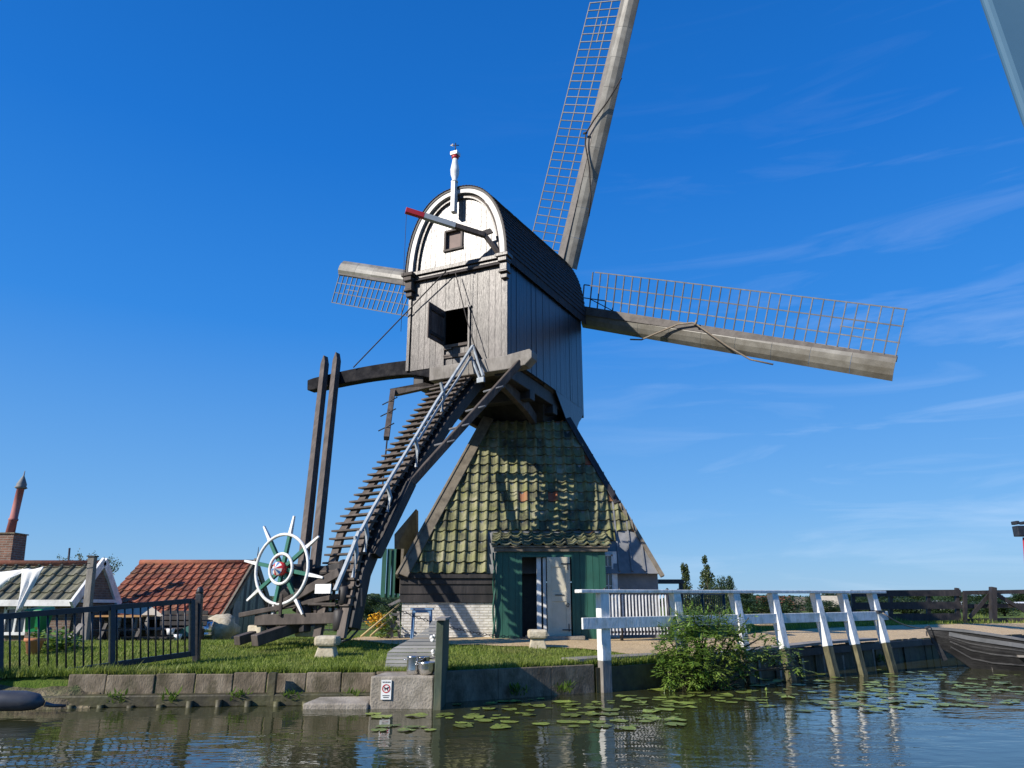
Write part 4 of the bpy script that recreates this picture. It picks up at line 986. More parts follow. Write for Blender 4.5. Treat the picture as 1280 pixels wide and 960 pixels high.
for k in range(9):
    x=4.0+.62*k+rp(-.1,.1); c=bankpt(x,-.12); mb=MB(); mb.beam(c+Z*rp(.25,.38),c-Z*.1,.035,.02,up=V((0,1,0))); mb.build('iron_strap',concrete_lt,t)
# ================================================================== white railing
R0=V((1.47,12.4,0)); RV=V((6.13,3.7,0)); rd=RV.normalized(); outw=V((rd.y,-rd.x,0))
t=thing('white_railing','white painted timber railing with leaning posts along the canal edge','railing',R0)
ts=[0,.22,.424,.568,.742,.861,1.0]
for i,tt in enumerate(ts):
    p=R0+RV*tt; zt=lerp(1.50,1.55,tt); lean=0 if i==0 else lerp(.20,.30,min(1,i/3)); zm=.46 if i==0 else lerp(.50,.56,tt)
    bt=p+outw*lean+Z*-.35 - rd*(0 if i==0 else .0)
    tp=p+Z*zt; f_=(zt-zm)/(zt+.35); m_=lerp(tp,bt,f_)
    mb=MB(); mb.beam(m_,tp,.165 if i else .18,.14,up=outw); po=mb.build('post',white_rail,t,bev=.012)
    mb=MB(); mb.beam(bt,m_,.18 if i==0 else .15,.13,up=outw); mb.build('post_foot',wood_grey if i==0 else mat('algae_post_%d'%i,[(.03,.027,.015),(.075,.068,.03),(.15,.135,.07)],rough=.7,scale=6,stretch=(1,1,.3),bump=.4),po,bev=.01)
ra_=R0-RV*.068+Z*1.52; rb_=R0+RV*1.055+Z*1.575
mb=MB(); mb.beam(ra_,rb_,.19,.055); mb.build('top_rail',white_rail,t,bev=.01)
mb=MB(); mb.beam(R0-RV*.068+Z*1.03+outw*.09,R0+RV*1.04+Z*1.10+outw*.11,.045,.175,); mb.build('mid_rail',white_rail,t,bev=.008)
p=R0+RV*1.0; mb=MB(); mb.box(p+outw*.07+Z*1.18,(.24,.22,.05),(rd,outw,Z)); mb.build('iron_collar',iron,t)
mb=MB(); a=p+outw*.2+Z*1.15; b=P(1163,784,17.1); mb.tube([lerp(a,b,i/8)-Z*.12*4*(i/8)*(1-i/8) for i in range(9)],.013,6); o=mb.build('mooring_rope',rope_m,org=a); tag(o,'pale mooring rope from last rail post down to the boat','rope')
# ================================================================== picket / iron fence behind railing
def ironfence(name,label,a,b,zb,zt,step,barm,postm,posts,group=None,bar=.018):
    a,b=V(a),V(b); d=b-a; n=int(d.length/step); t=thing(name,label,'fence',(a.x,a.y,zb),group)
    mb=MB(); mb.beam(a+Z*zt,b+Z*zt,.04,.04); mb.beam(a+Z*(zb+.12),b+Z*(zb+.12),.04,.04); mb.build('rail',postm,t)
    for i in range(1,n):
        p=a+d*i/n; mb=MB(); mb.beam(p+Z*(zb+.06),p+Z*(zt-.02),bar,bar,up=V((0,1,0))); mb.build('bar',barm,t)
    for f_ in posts:
        p=a+d*f_; mb=MB(); mb.tube([p+Z*(zb-.1),p+Z*(zt+.06)],.035,8); mb.lathe(p+Z*(zt+.06),[(.03,0),(.045,.03),(.01,.07)],n=10); mb.build('fence_post',iron,t)
    return t
fa=P(758,790,17.0); fb=P(842,790,17.6)
ironfence('picket_gate','white barred gate behind the white railing beside the porch',(fa.x,fa.y,0),(fb.x,fb.y,0),.62,1.56,.085,white_paint,iron,(0,.22,.94),bar=.034)
fa=P(850,775,21); fb=P(907,775,23)
ironfence('iron_fence','low dark iron fence under the two slim trees',(fa.x,fa.y,0),(fb.x,fb.y,0),.55,1.62,.12,iron,iron,(0,.5,1))
c=P(830,735,22); t=thing('dark_pergola','dark timber pergola corner at the right end of mill base','pergola',(c.x,22,.5))
mb=MB(); mb.beam(P(822,727,22),P(854,727,22),.2,.12); mb.build('beam',iron,t); mb=MB(); mb.beam(P(851,728,22),P(851,775,22),.10,.10); mb.build('post',iron,t)
# ================================================================== dark wooden fence on right
def woodfence():
    Yf=30; zb=zg(14,Yf)
    t=thing('dark_rail_fence','dark brown three rail fence beyond the gravel path','fence',P(1130,775,Yf))
    for px in (1066,1113,1160,1196): mb=MB(); a=P(px,778,Yf); b=P(px,738 if px!=1196 else 735,Yf); mb.beam(a-Z*.15,b,.13,.13,up=V((0,1,0))); mb.build('fence_post',wood_dark,t)
    for k,py_ in enumerate((741,756.5,771)): mb=MB(); mb.beam(P(1066,py_+1,Yf-.1),P(1201,py_,Yf-.1),.06,.24 if k==0 else .27,up=Z); mb.build('fence_rail',wood_dark,t)
    t=thing('dark_field_gate','dark timber field gate with diagonal braces at the right edge','gate',P(1240,775,Yf))
    a=P(1241,780,Yf-.3); b=P(1241,734,Yf-.3); mb=MB(); mb.beam(a-Z*.1,b,.2,.2,up=V((0,1,0))); mb.build('gate_post',wood_dark,t)
    a=P(1206,780,Yf-.2); b=P(1206,740,Yf-.2); mb=MB(); mb.beam(a-Z*.1,b,.12,.12,up=V((0,1,0))); mb.build('gate_post',wood_dark,t)
    for py_ in (740,757,775): mb=MB(); mb.beam(P(1204,py_+1,Yf),P(1305,py_-1,Yf),.06,.15); mb.build('gate_rail',wood_dark,t)
    for p_ in (((1212,772),(1238,742)),((1244,742),(1300,775))): mb=MB(); mb.beam(P(*p_[0],Yf-.1),P(*p_[1],Yf-.1),.05,.14); mb.build('diagonal_brace',wood_dark,t)
    t=thing('distant_dark_fence','low dark fence posts behind the rail fence','fence',P(1140,765,45))
    mb=MB(); mb.beam(P(1075,760,45),P(1300,757,45),.1,.2); mb.build('fence_rail',wood_dark,t)
woodfence()
# ================================================================== boat
def boat():
    bow=V((P(1161,785,17.2).x,17.2,0)); stern=V((15.2,14.9,0)); ax=(stern-bow); Lb=ax.length; ax.normalize(); sd=V((-ax.y,ax.x,0))
    t=thing('wooden_boat','dark tarred wooden rowing boat moored among the lily pads','boat',bow+ax*Lb/2)
    secs=[]; n=18
    for i in range(n+1):
        f_=i/n; x=f_*Lb
        wg=.75*sin(pi*min(1,f_*1.05+.0)**.62*.5)**1.0 if f_<.5 else .75*cos((f_-.5)*1.15)
        wg=max(.02,.78*(1-(1-min(1,f_*2.4))**2)*(1 if f_<.6 else (1-.35*(f_-.6)/.4)))
        wb=wg*.55*ss(0,.25,f_)
        zg_=.80-.42*ss(0,.55,f_)+.06*ss(.7,1,f_)
        zk=-.10+.62*(1-ss(0,.17,f_))**1.6*1.0
        zk=min(zk,zg_-.03)
        xb=x+ .55*(1-ss(0,.2,f_))*0
        secs.append((x,wg,wb,zg_,zk))
    def side(sg,off=0):
        vs=[]
        for x,wg,wb,zt,zk in secs:
            wm=lerp(wb,wg,.62); zm=lerp(zk,zt,.60)
            for w,z in ((0,zk-.01),(wb,zk),(wm+.02,zm),(wg,zt)): vs.append(bow+ax*x+sd*sg*max(0,w-off)+Z*(z+off))
        return vs
    mb=MB()
    for sg in (-1,1):
        vs=side(sg); 
        for k in range(3): mb.add([v for i in range(n+1) for v in (vs[4*i+k],vs[4*i+k+1])],[(2*i,2*i+1,2*i+3,2*i+2) for i in range(n)],1 if k==2 else 0,True)
        vs=side(sg,.03)
        mb.add(vs,[(4*i+k,4*i+k+1,4*i+5+k,4*i+4+k) for i in range(n) for k in range(3)],0,True)
    x,wg,wb,zt,zk=secs[-1]; mb.add([bow+ax*x+sd*a+Z*z for a,z in ((-wb,zk),(wb,zk),(wg,zt),(-wg,zt))],[(0,1,2,3)])
    mb.build('hull',[boat_m,boat_m],t,nf=False)
    for sg in (-1,1):
        mb=MB(); mb.path([bow+ax*x+sd*sg*wg+Z*(zt+.015) for x,wg,wb,zt,zk in secs],.07,.05); mb.build('gunwale',boat_rim,t)
        mb=MB(); mb.path([bow+ax*x+sd*sg*(lerp(wb,wg,.84)+.022)+Z*(lerp(zk,zt,.84)) for x,wg,wb,zt,zk in secs[1:]],.02,.085); mb.build('rubbing_strake',boat_rim,t)
    for sg in (-1,1):
        for f_,w_ in ((.30,.03),(.52,.03),(.70,.03)):
            mb=MB(); mb.path([bow+ax*x+sd*sg*(lerp(wb,wg,f_)+.030)+Z*(lerp(zk,zt,f_)) for x,wg,wb,zt,zk in secs[1:]],.014,w_); mb.build('plank_seam',boat_m,t)
    for x_,i_ in ((.9,3),(2.4,8),(4.0,12)):
        x,wg,wb,zt,zk=secs[i_]; mb=MB(); mb.path([bow+ax*x+sd*a+Z*z for a,z in ((-wg+.05,zt-.03),(-wb,zk+.06),(wb,zk+.06),(wg-.05,zt-.03))],.05,.04,up=ax); mb.build('rib',wood_grey,t)
    mb=MB(); rc_=bow+Z*.70-ax*.03; mb.tube([rc_+sd*.05*cos(q)+Z*.05*sin(q)-ax*.03 for q in [2*pi*i/12 for i in range(12)]],.009,6,closed=True); mb.build('mooring_ring',iron,t)
    mb=MB(); mb.beam(bow+Z*.15+ax*.22,bow+Z*.86-ax*.03,.07,.10,up=ax); mb.build('stem_post',boat_m,t)
    for x in (1.6,3.2): mb=MB(); mb.box(bow+ax*x+Z*.30,(.25,1.3,.04),(ax,sd,Z)); mb.build('thwart',wood_grey,t)
boat()
# ================================================================== metal gate left
def gate():
    Ar=P(240,817,12.75); Al=P(0,851,10.75); d=(Al-Ar); Al2=Ar+d*1.35
    t=thing('iron_gate','long low black iron barred fence panel on the left lawn','fence',Ar)
    Tr=P(240,751,12.75); Tl=P(0,771,10.75); Tl2=Tr+(Tl-Tr)*1.35
    mb=MB(); mb.beam(Ar,Al2,.06,.08); mb.beam(Tr,Tl2,.06,.08); mb.build('frame_rail',iron,t)
    for f_ in (0,.46,1.0,1.35): mb=MB(); a=lerp(Ar,Al,0)+d*f_; b=Tr+(Tl-Tr)*f_; mb.beam(a-Z*.04,b+Z*.02,.09,.07,up=d); mb.build('upright',iron,t)
    for k in range(1,32):
        if k in (11,23): continue
        f_=k/23.; mb=MB(); a=Ar+d*f_; b=Tr+(Tl-Tr)*f_; mb.tube([a,b],.013,6); mb.build('bar',iron,t)
    p=P(246,824,12.9); q=P(249.5,742,12.9); t2=thing('gate_post','round topped black iron post beside the barred fence panel','post',p)
    mb=MB(); mb.beam(p-Z*.15,q,.10,.10,up=V((0,1,0))); mb.build('shaft',iron,t2,bev=.01); mb=MB(); mb.lathe(q,[(.05,0),(.07,.02),(.05,.05),(.055,.07),(.03,.11),(0,.12)],n=14); mb.build('knob',iron,t2)
gate()
# inflatable at far left
c=P(20,878,9.9); t=thing('rubber_dinghy','dark grey rubber dinghy end floating by the left bank','dinghy',(c.x,9.9,0))
mb=MB(); pts=[V((-7.6,9.7,.13)),V((-6.6,9.78,.13)),V((-6.25,9.84,.125)),V((-6.0,9.9,.115)),V((-5.93,9.93,.10))]
pts=[P(-60,876,9.8),P(0,876,9.85),P(30,876,9.9),P(46,877,9.93),P(55,879,9.95)]
mb.tube(pts,[.12,.12,.118,.095,.03],16); mb.build('tube',rubber,t)
mb=MB(); mb.tube([P(56,880,9.95),P(66,882,10.0),P(82,882,10.1)],[.03,.022,.016],8); mb.build('nozzle',rubber,t)
# grey pole upper right corner
pt0=V((P(1262,-60,2.6).x,2.6,P(1262,-60,2.6).z)); 
e0=P(1228,0,2.6); e1_=P(1283,160,2.6); dv=(e1_-e0).normalized(); perp=V((-dv.z,0,dv.x)); perp=perp if perp.x>0 else -perp
a=e0-dv*.5+perp*.13; b=e0+dv*((e0.z+.4)/-dv.z)+perp*.13
mb=MB(); mb.beam(b,a,.26,.05,up=V((0,1,0))); o=mb.build('canopy_strut',greyblue,org=V((b.x,b.y,0)),bev=.02); tag(o,'grey blue leaning board crossing the upper right corner','strut')
# lamp at right edge
t=thing('lamp_post','small dark lantern on a reddish pole at the right edge','lamp post',(P(1285,760,26).x,26,.5))
mb=MB(); mb.tube([V((P(1283,760,26).x,26,.4)),P(1281,672,26)],.07,8); mb.build('pole',red_paint,t)
mb=MB(); mb.box(P(1276,664,26),(.38,.3,.36)); mb.box(P(1270,658,26)+Z*.12,(.12,.3,.12)); mb.box(P(1280,658,26)+Z*.12,(.12,.3,.10)); mb.build('lantern',iron,t,bev=.02)
# ================================================================== buildings left
def shed():
    Y0=21.5; Yr=23.6; Y1=25.7
    xl=P(120,766,Y0).x; xr=P(279,766,Y0).x; ze=P(200,767,Y0).z; zr=P(215,704,Yr).z; gz=.05
    t=thing('red_roofed_shed','low black boarded shed with a bright red pantile roof','shed',((xl+xr)/2,Yr,gz))
    mb=MB(); O=V((xl-.0,Y0-.15,ze-.05)); tp=V((0,Yr-Y0+.15,zr-ze+.05)); L_=tp.length; v_=tp.normalized(); n_=V((0,-v_.z,v_.y))
    tiles(mb,O,V((1,0,0)),v_,n_,lambda v:(0,xr-xl+.1),L_,pu=.25,pv=.30,h=.045,lift=.035); ro=mb.build('roof',redtile_m,t,nf=False)
    mb=MB(); mb.hexa([V((xl,Y0,ze-.06)),V((xr,Y0,ze-.06)),V((xr,Y1,ze-.06)),V((xl,Y1,ze-.06))],[V((xl,Yr-.01,zr-.05)),V((xr,Yr-.01,zr-.05)),V((xr,Yr+.01,zr-.05)),V((xl,Yr+.01,zr-.05))]); mb.build('roof_boards',wood_dark,ro)
    mb=MB(); mb.tube([V((xl,Yr,zr+.02)),V((xr+.1,Yr,zr+.02))],.09,10); mb.build('ridge',redtile_m,ro)
    mb=MB(); k=26
    for i in range(k):
        x0=lerp(xl,xr,i/k); mb.box((x0+(xr-xl)/k/2,Y0+.1,(gz+ze)/2-.03),((xr-xl)/k-.01,.05,ze-gz-.06))
    mb.build('wall',wood_dark,t)
    mb=MB(); k=18
    for i in range(k):
        y0=lerp(Y0+.1,Y1,i/k); y1=lerp(Y0+.1,Y1,(i+1)/k)-.012; ym=(y0+y1)/2; zz=ze+(zr-ze)*(1-abs(ym-Yr)/(Yr-Y0))-.06
        mb.box((xr-.03+rp(0,.01),ym,(gz+zz)/2),(.05,y1-y0,zz-gz))
    mb.build('gable_end',side_m,t)
    mb=MB(); 
    mb.beam(V((xr+.06,Y0-.2,ze-.14)),V((xr+.06,Yr,zr+.06)),.06,.22); mb.beam(V((xr+.06,Y1+.2,ze-.14)),V((xr+.06,Yr,zr+.06)),.06,.22); mb.build('barge_board',hip_m,t)
    mb=MB(); mb.beam(V((xl,Y0-.16,ze-.10)),V((xr,Y0-.16,ze-.10)),.05,.12); mb.build('eave_board',hip_m,t)
    mb=MB(); c=P(287,774,Y0+.9); mb.box((xr+.03,Y0+.9,c.z),(.04,.55,1.0)); mb.build('grey_door',zinc_m,t)
    mb=MB(); c=V((xr+.1,Yr,zr)); mb.tube([c,c+Z*.5],[.03,.008],6); mb.build('ridge_spike',iron,t)
    return xl,xr
shed()
def house():
    Y0=19.0; Yr=19.9; Y1=20.8
    xl=-19.0; xr=P(97,748,Y0).x; ze=P(50,750,Y0).z; zr=P(60,706,Yr).z; gz=.15
    t=thing('brick_house','low brown brick house with mossy grey tiles and white trim at the left edge','house',((xl+xr)/2,Yr,gz))
    mb=MB(); O=V((xl,Y0-.2,ze-.05)); tp=V((0,Yr-Y0+.2,zr-ze+.05)); L_=tp.length; v_=tp.normalized(); n_=V((0,-v_.z,v_.y))
    tiles(mb,O,V((1,0,0)),v_,n_,lambda v:(0,xr-xl+.02),L_,pu=.30,pv=.33,h=.06,lift=.035); ro=mb.build('roof',greytile_m,t,nf=False)
    mb=MB(); mb.hexa([V((xl,Y0,ze-.06)),V((xr-.14,Y0,ze-.06)),V((xr-.14,Y1,ze-.06)),V((xl,Y1,ze-.06))],[V((xl,Yr-.01,zr-.05)),V((xr-.14,Yr-.01,zr-.05)),V((xr-.14,Yr+.01,zr-.05)),V((xl,Yr+.01,zr-.05))]); mb.build('roof_boards',wood_brown,ro)
    mb=MB(); mb.tube([V((xl,Yr,zr+.03)),V((xr,Yr,zr+.03))],.09,10); mb.build('ridge',redtile_m,ro)
    mb=MB(); mb.prism([V((xr-.1,Y0+.1,gz)),V((xr-.1,Y1,gz)),V((xr-.1,Y1,ze)),V((xr-.1,Yr,zr-.1)),V((xr-.1,Y0+.1,ze))],V((.1,0,0))); mb.box(((xl+xr)/2,Y0+.15,(gz+ze)/2),(xr-xl-.22,.2,ze-gz)); mb.build('wall',darkbrick,t)
    mb=MB(); mb.beam(V((xl,Y0-.22,ze-.07)),V((xr,Y0-.22,ze-.07)),.07,.15); mb.build('gutter_board',white_paint,t)
    mb=MB(); mb.beam(V((xr+.03,Y0-.26,ze-.12)),V((xr+.03,Yr,zr+.10)),.07,.22); mb.beam(V((xr+.03,Y1+.2,ze-.12)),V((xr+.03,Yr,zr+.10)),.07,.22); mb.build('barge_board',white_paint,t)
    # window
    x0=P(5,775,Y0).x; x1=P(33,775,Y0).x; z0=P(20,792,Y0).z; z1=P(20,758,Y0).z; wf=MB()
    for c,s_ in ((((x0+x1)/2,Y0+.03,z1-.03),(x1-x0,.08,.09)),(((x0+x1)/2,Y0+.01,z0),(x1-x0+.1,.12,.07)),((x0,Y0+.03,(z0+z1)/2),(.07,.08,z1-z0)),((x1,Y0+.03,(z0+z1)/2),(.07,.08,z1-z0)),(((x0+x1)/2,Y0+.03,(z0+z1)/2),(.05,.06,z1-z0)),(((x0+x1)/2,Y0+.03,lerp(z0,z1,.66)),(x1-x0,.06,.05))): wf.box(c,s_)
    w=wf.build('window',white_paint,t); mb=MB(); mb.box(((x0+x1)/2,Y0+.045,(z0+z1)/2),(x1-x0,.02,z1-z0)); mb.build('pane',glass_m,w)
    # chimney
    cy=Yr+.05; cx0=P(-30,690,cy).x; cx1=P(13,690,cy).x; ct=P(5,667,cy).z
    t2=thing('brick_chimney','broad brown brick chimney stack at the left frame edge','chimney',((cx0+cx1)/2,cy+.4,zr-.3)); t2.parent=None
    mb=MB(); mb.hexa([V((cx0-.05,cy,zr-.6)),V((cx1+.08,cy,zr-.6)),V((cx1+.08,cy+.6,zr-.6)),V((cx0,cy+.6,zr-.6))],[V((cx0,cy,ct)),V((cx1,cy,ct)),V((cx1,cy+.55,ct)),V((cx0,cy+.55,ct))]); mb.build('stack',redbrick,t2)
    mb=MB(); mb.box(((cx0+cx1)/2,cy+.275,ct+.015),(cx1-cx0+.06,.62,.03)); mb.build('cap_slab',concrete,t2)
    a=P(13,665,cy+.3); b=P(27,606,cy+.3); d=(b-a).normalized(); mb=MB(); mb.lathe(a,[(.12,-.1),(.105,.3),(.12,.31),(.12,.36),(.10,.37),(.095,1.18),(.13,1.19)],axis=d,n=16)
    pipe=mb.build('chimney_pipe',mat('pinkish_clay',[(.30,.10,.09),(.38,.14,.12)],rough=.7),t2)
    mb=MB(); mb.lathe(a+d*1.18,[(.12,0),(.16,.03),(.12,.08),(.13,.12),(.06,.28),(.02,.36),(.01,.5)],axis=d,n=16); mb.build('pipe_cowl',zinc_m,pipe)
    mb=MB(); mb.box((xr+.03,Yr+.05,ze-.02),(.06,1.7,.08)); mb.build('white_trim',white_paint,t)
    return t
house()
# timber pole at x=112
a=P(106,806,17.6); b=P(116,696,17.6)
t=thing('timber_pole','tall weathered timber pole in front of the brick house','pole',a); mb=MB(); mb.beam(a-Z*.3,b,.15,.15,up=V((0,1,0))); mb.build('shaft',wood_grey,t,bev=.01); mb=MB(); mb.box(b+Z*.01,(.19,.19,.03)); mb.build('pole_cap',wood_dark,t)
# spikes / thin poles
for px,pyt,Y,lab in ((84,685,24,'thin dark pole rising behind the grey tiled house roof'),):
    a=P(px,760,Y); b=P(px+3,pyt,Y); mb=MB(); mb.tube([V((a.x,a.y,.1)),b],[.05,.03],8); tag(mb.build('thin_pole',iron,org=V((a.x,a.y,.1))),lab,'pole')
# laundry cloths
def cloth(label,left,right,bottoms,Y,n=14,m=10):
    t=MB(); vs=[]
    for i in range(n+1):
        f_=i/n
        top=P(lerp(left[0],right[0],f_),lerp(left[1],right[1],f_)+2*sin(pi*f_),Y)
        bx,by=bottoms(f_); bot=P(bx,by,Y-.1)
        for j in range(m+1):
            g=j/m; p=lerp(top,bot,g); p.y+=.10*sin(f_*14+g*2)*g*.8; vs.append(p)
    t.add(vs,[(i*(m+1)+j,(i+1)*(m+1)+j,(i+1)*(m+1)+j+1,i*(m+1)+j+1) for i in range(n) for j in range(m)],0,True)
    o=t.build('hanging_cloth',cloth_m,org=P(left[0],left[1],Y),nf=False); tag(o,label,'cloth','white cloths hung on the line')
    s=o.modifiers.new('s','SOLIDIFY'); s.thickness=.012
cloth('broad white cloth hanging off the line at the left frame edge',(-40,716),(40,710),lambda f_:(lerp(-60,14,f_**1.2),lerp(775,722,f_**1.6)),17.3)
cloth('narrow white cloth tapering down across the grey tiled roof',(28,711),(55,708),lambda f_:(lerp(20,26,f_),lerp(772,760,f_)),17.25)
a=P(-60,716,17.35); b=P(113,704,17.45); mb=MB(); mb.tube([lerp(a,b,i/8)-Z*.03*4*(i/8)*(1-i/8) for i in range(9)],.008,5); tag(mb.build('washing_line',rope_dark,org=a),'thin washing line holding the white cloths','line')
# green wheelie bin
c=P(46,790,17.8); t=thing('green_bin','bright green plastic bin standing by the brick house window','bin',(c.x,17.8,c.z-.02))
z0=P(46,791,17.8).z; z1=P(46,764,17.8).z; x0=P(34,780,17.8).x; x1=P(56,780,17.8).x
mb=MB(); mb.hexa([V((x0+.03,17.7,z0)),V((x1-.05,17.7,z0)),V((x1-.05,18.05,z0)),V((x0+.03,18.05,z0))],[V((x0,17.62,z1)),V((x1,17.62,z1)),V((x1,18.1,z1)),V((x0,18.1,z1))]); mb.build('bin_body',binpl,t,bev=.03)
mb=MB(); mb.hexa([V((x0-.02,17.58,z1+.005)),V((x1+.02,17.58,z1+.005)),V((x1+.02,18.14,z1+.005)),V((x0-.02,18.14,z1+.005))],[V((x0+.02,17.62,z1+.05)),V((x1-.02,17.62,z1+.05)),V((x1-.02,18.1,z1+.11)),V((x0+.02,18.1,z1+.11))]); mb.build('bin_lid',binpl,t,bev=.02)
mb=MB(); mb.box(((x0+x1)/2,17.85,(z0+.2)/2+.05),(x1-x0-.1,.3,z0-.18)); mb.build('brick_plinth',darkbrick,t)
for sg in (-1,1): mb=MB(); xx=(x0+x1)/2+sg*.18; mb.lathe((xx-.02,18.05,z0+.04),[(.08,0),(.08,.04)],axis=(1,0,0),n=16); mb.build('wheel',rubber,t)
# terracotta planter + plants
c=P(40,822,13.6); gz=zg(c.x,13.6); t=thing('terracotta_pot','terracotta plant pot on the grass behind the iron panel','plant pot',(c.x,13.6,gz))
mb=MB(); mb.lathe((c.x,13.6,gz-.02),[(.09,0),(.14,.24),(.17,.25),(.17,.30),(.14,.30),(.12,.26),(0,.24)],n=22); mb.build('pot',terra,t)
def leafball(c,r,n,lw,seed,fl=1,droop=.3):
    random.seed(seed); mb=MB(); vs=[];fs=[]
    for i in range(n):
        d=V((random.gauss(0,1),random.gauss(0,1),random.gauss(0,1))).normalized()*r*random.random()**.45; d.z*=fl
        k=1+.45*mnoise.noise(d.normalized()*2.2+V((seed,0,0))); d*=k; p=V(c)+d
        a=rp(0,2*pi); u=V((cos(a),sin(a),rp(-.7,.5))).normalized(); w=u.cross(V((rp(-1,1),rp(-1,1),1))).normalized(); s=lw*rp(.6,1.3)
        o=len(vs); vs+=[p,p+u*s*.5+w*s*.3,p+u*s,p+u*s*.5-w*s*.3]; fs.append((o,o+1,o+2,o+3))
    mb.add(vs,fs); return mb
leafball((c.x+.02,13.6,gz+.31),.10,70,.10,4).build('foliage',leaf_bush,t,nf=False)
c=P(92,818,14.2); gz=zg(c.x,14.2)
t=thing('weedy_plants','leafy green plants growing behind the iron panel beside the pole','plant',(c.x,14.2,gz))
leafball((c.x-.3,14.2,gz+.12),.42,500,.11,5,.6).build('foliage',leaf_bush,t,nf=False)
mb=MB(); [mb.tube([V((c.x-.3+dx_,14.2,gz)),V((c.x-.3+dx_*1.6,14.2,gz+.35))],.01,5) for dx_ in (-.2,0,.15)]; mb.build('stem',bark,t)
# leaning plank
a=P(78,806,16.4); b=P(97,786,16.8); mb=MB(); mb.beam(a-Z*.1,b+ (b-a)*.3,.13,.05); tag(mb.build('leaning_plank',wood_grey,org=a),'grey plank leaning up beside the timber pole','plank')
# yard clutter
def table(label,px,py,Y,w,topm,legm,canopy=None):
    c=P(px,py,Y); gz=zg(c.x,Y); t=thing('garden_table',label,'table',(c.x,Y,gz),'garden tables in the yard')
    mb=MB(); 
    for k in range(5): mb.box((c.x,Y-.28+.14*k,c.z),(w,.13,.04))
    mb.build('table_top',topm,t)
    for sx in (-1,1): 
        mb=MB(); mb.beam((c.x+sx*w*.38,Y-.32,gz),(c.x+sx*w*.38,Y+.1,c.z),.08,.05); mb.beam((c.x+sx*w*.38,Y+.32,gz),(c.x+sx*w*.38,Y-.1,c.z),.08,.05); mb.build('leg',legm,t)
    for sy_ in (-1,1): mb=MB(); mb.box((c.x,Y+sy_*.55,gz+(c.z-gz)*.55),(w,.2,.035)); mb.build('bench_seat',legm,t)
table('ochre topped picnic table nearest the brick annex',157,770,19.0,1.15,orange_m,wood_dark)
table('dark weathered picnic table in the middle of the yard',200,786,19.3,1.2,wood_brown,wood_dark)
c=P(170,764,20.6); t=thing('canvas_shelter','low beige canvas shelter in front of the red roofed shed','shelter',(c.x,20.6,.1))
mb=MB(); A0,B0,C0,D0=P(139,756,20.3),P(180,752,20.3),P(215,765,20.3),P(139,766,20.0)
mb.hexa([P(139,766,19.9),P(207,771,19.9),P(207,771,21.2),P(139,766,21.2)],[P(141,757,20.4),P(182,753,20.4),P(182,753,21.0),P(141,757,21.0)]); mb.build('canvas',canvas_m,t)
for px in (142,172,204): mb=MB(); p=P(px,768,20.1); mb.beam(p,V((p.x,p.y,.05)),.07,.07,up=V((0,1,0))); mb.build('support_post',wood_grey,t)
c=P(150,785,20.8)
t=thing('dark_crates','dark stacked crate under the canvas shelter','crate',c)
mb=MB()
for k in range(4): mb.box(c+V((0,0,-.25+.15*k)),(1.0,.5,.12))
for sx in (-.45,.45): mb.box(c+V((sx,-.26,-.02)),(.08,.03,.62))
mb.build('slats',wood_brown,t)
for j,(px,py,lab) in enumerate(((146,785,'left upright grey board leaning on the shelter'),(180,785,'right upright grey board leaning on the shelter'))):
    c=P(px,py,19.9); mb=MB(); mb.box(c,(.16,.06,.62)); mb.box(c+V((0,-.04,.2)),(.2,.03,.05)); tag(mb.build('upright_board',wood_grey,org=c),lab,'board','grey boards under the shelter')
t=thing('garden_bench','dark slatted garden bench facing left of the shed door',  'bench',P(225,792,19.5))
c=P(222,788,19.5); gz=zg(c.x,19.5)
for k in range(3): mb=MB(); mb.box((c.x,19.4+.13*k,gz+.40),(1.2,.11,.03)); mb.build('seat_slat',wood_dark,t)
for k in range(3): mb=MB(); mb.box((c.x,19.8,gz+.55+.13*k),(1.2,.03,.10)); mb.build('back_slat',wood_dark,t)
for sx in (-.55,.55): mb=MB(); mb.box((c.x+sx,19.55,gz+.2),(.06,.4,.4)); mb.build('leg',wood_dark,t)
c=P(255,798,20.0); t=thing('milk_churn','bluish steel barrel against the black shed wall','barrel',(c.x,20,zg(c.x,20)))
z1=P(255,777,20).z; zb=P(255,797,20).z; mb=MB(); h=z1-zb; mb.lathe((c.x,20,zb),[(.17,0),(.19,.02),(.20,h*.3),(.19,h*.33),(.20,h*.36),(.20,h*.7),(.185,h*.74),(.19,h),(0,h*1.02)],n=24); mb.build('drum',steel,t)
mb=MB(); mb.lathe((c.x,20,zb+h*1.02),[(.17,0),(.17,.03),(.05,.05)],n=20); mb.build('lid',zinc_m,t)
for j,(px,py,lab) in enumerate(((213,790,'small white bucket left of the green tarp'),(222,797,'white enamel bowl near the garden bench foot'))):
    c=P(px,py,18.9); mb=MB(); mb.lathe(c,[(.07,-.06),(.10,.08),(.09,.08),(.06,-.03)],n=16); tag(mb.build('white_bucket',white_paint,org=c),lab,'bucket')
c=P(228,786,19.2); t=thing('green_tarp_pile','low pile covered by dark green tarp beside the shed','tarp',c); mb=MB(); mb.prism([c+V((-.35,0,-.18)),c+V((.30,0,-.18)),c+V((.30,0,.15)),c+V((.1,0,.05))],V((0,.5,0))); mb.build('tarp',mat('dark_green_tarp',[(.03,.11,.09),(.05,.16,.13)],rough=.5),t)
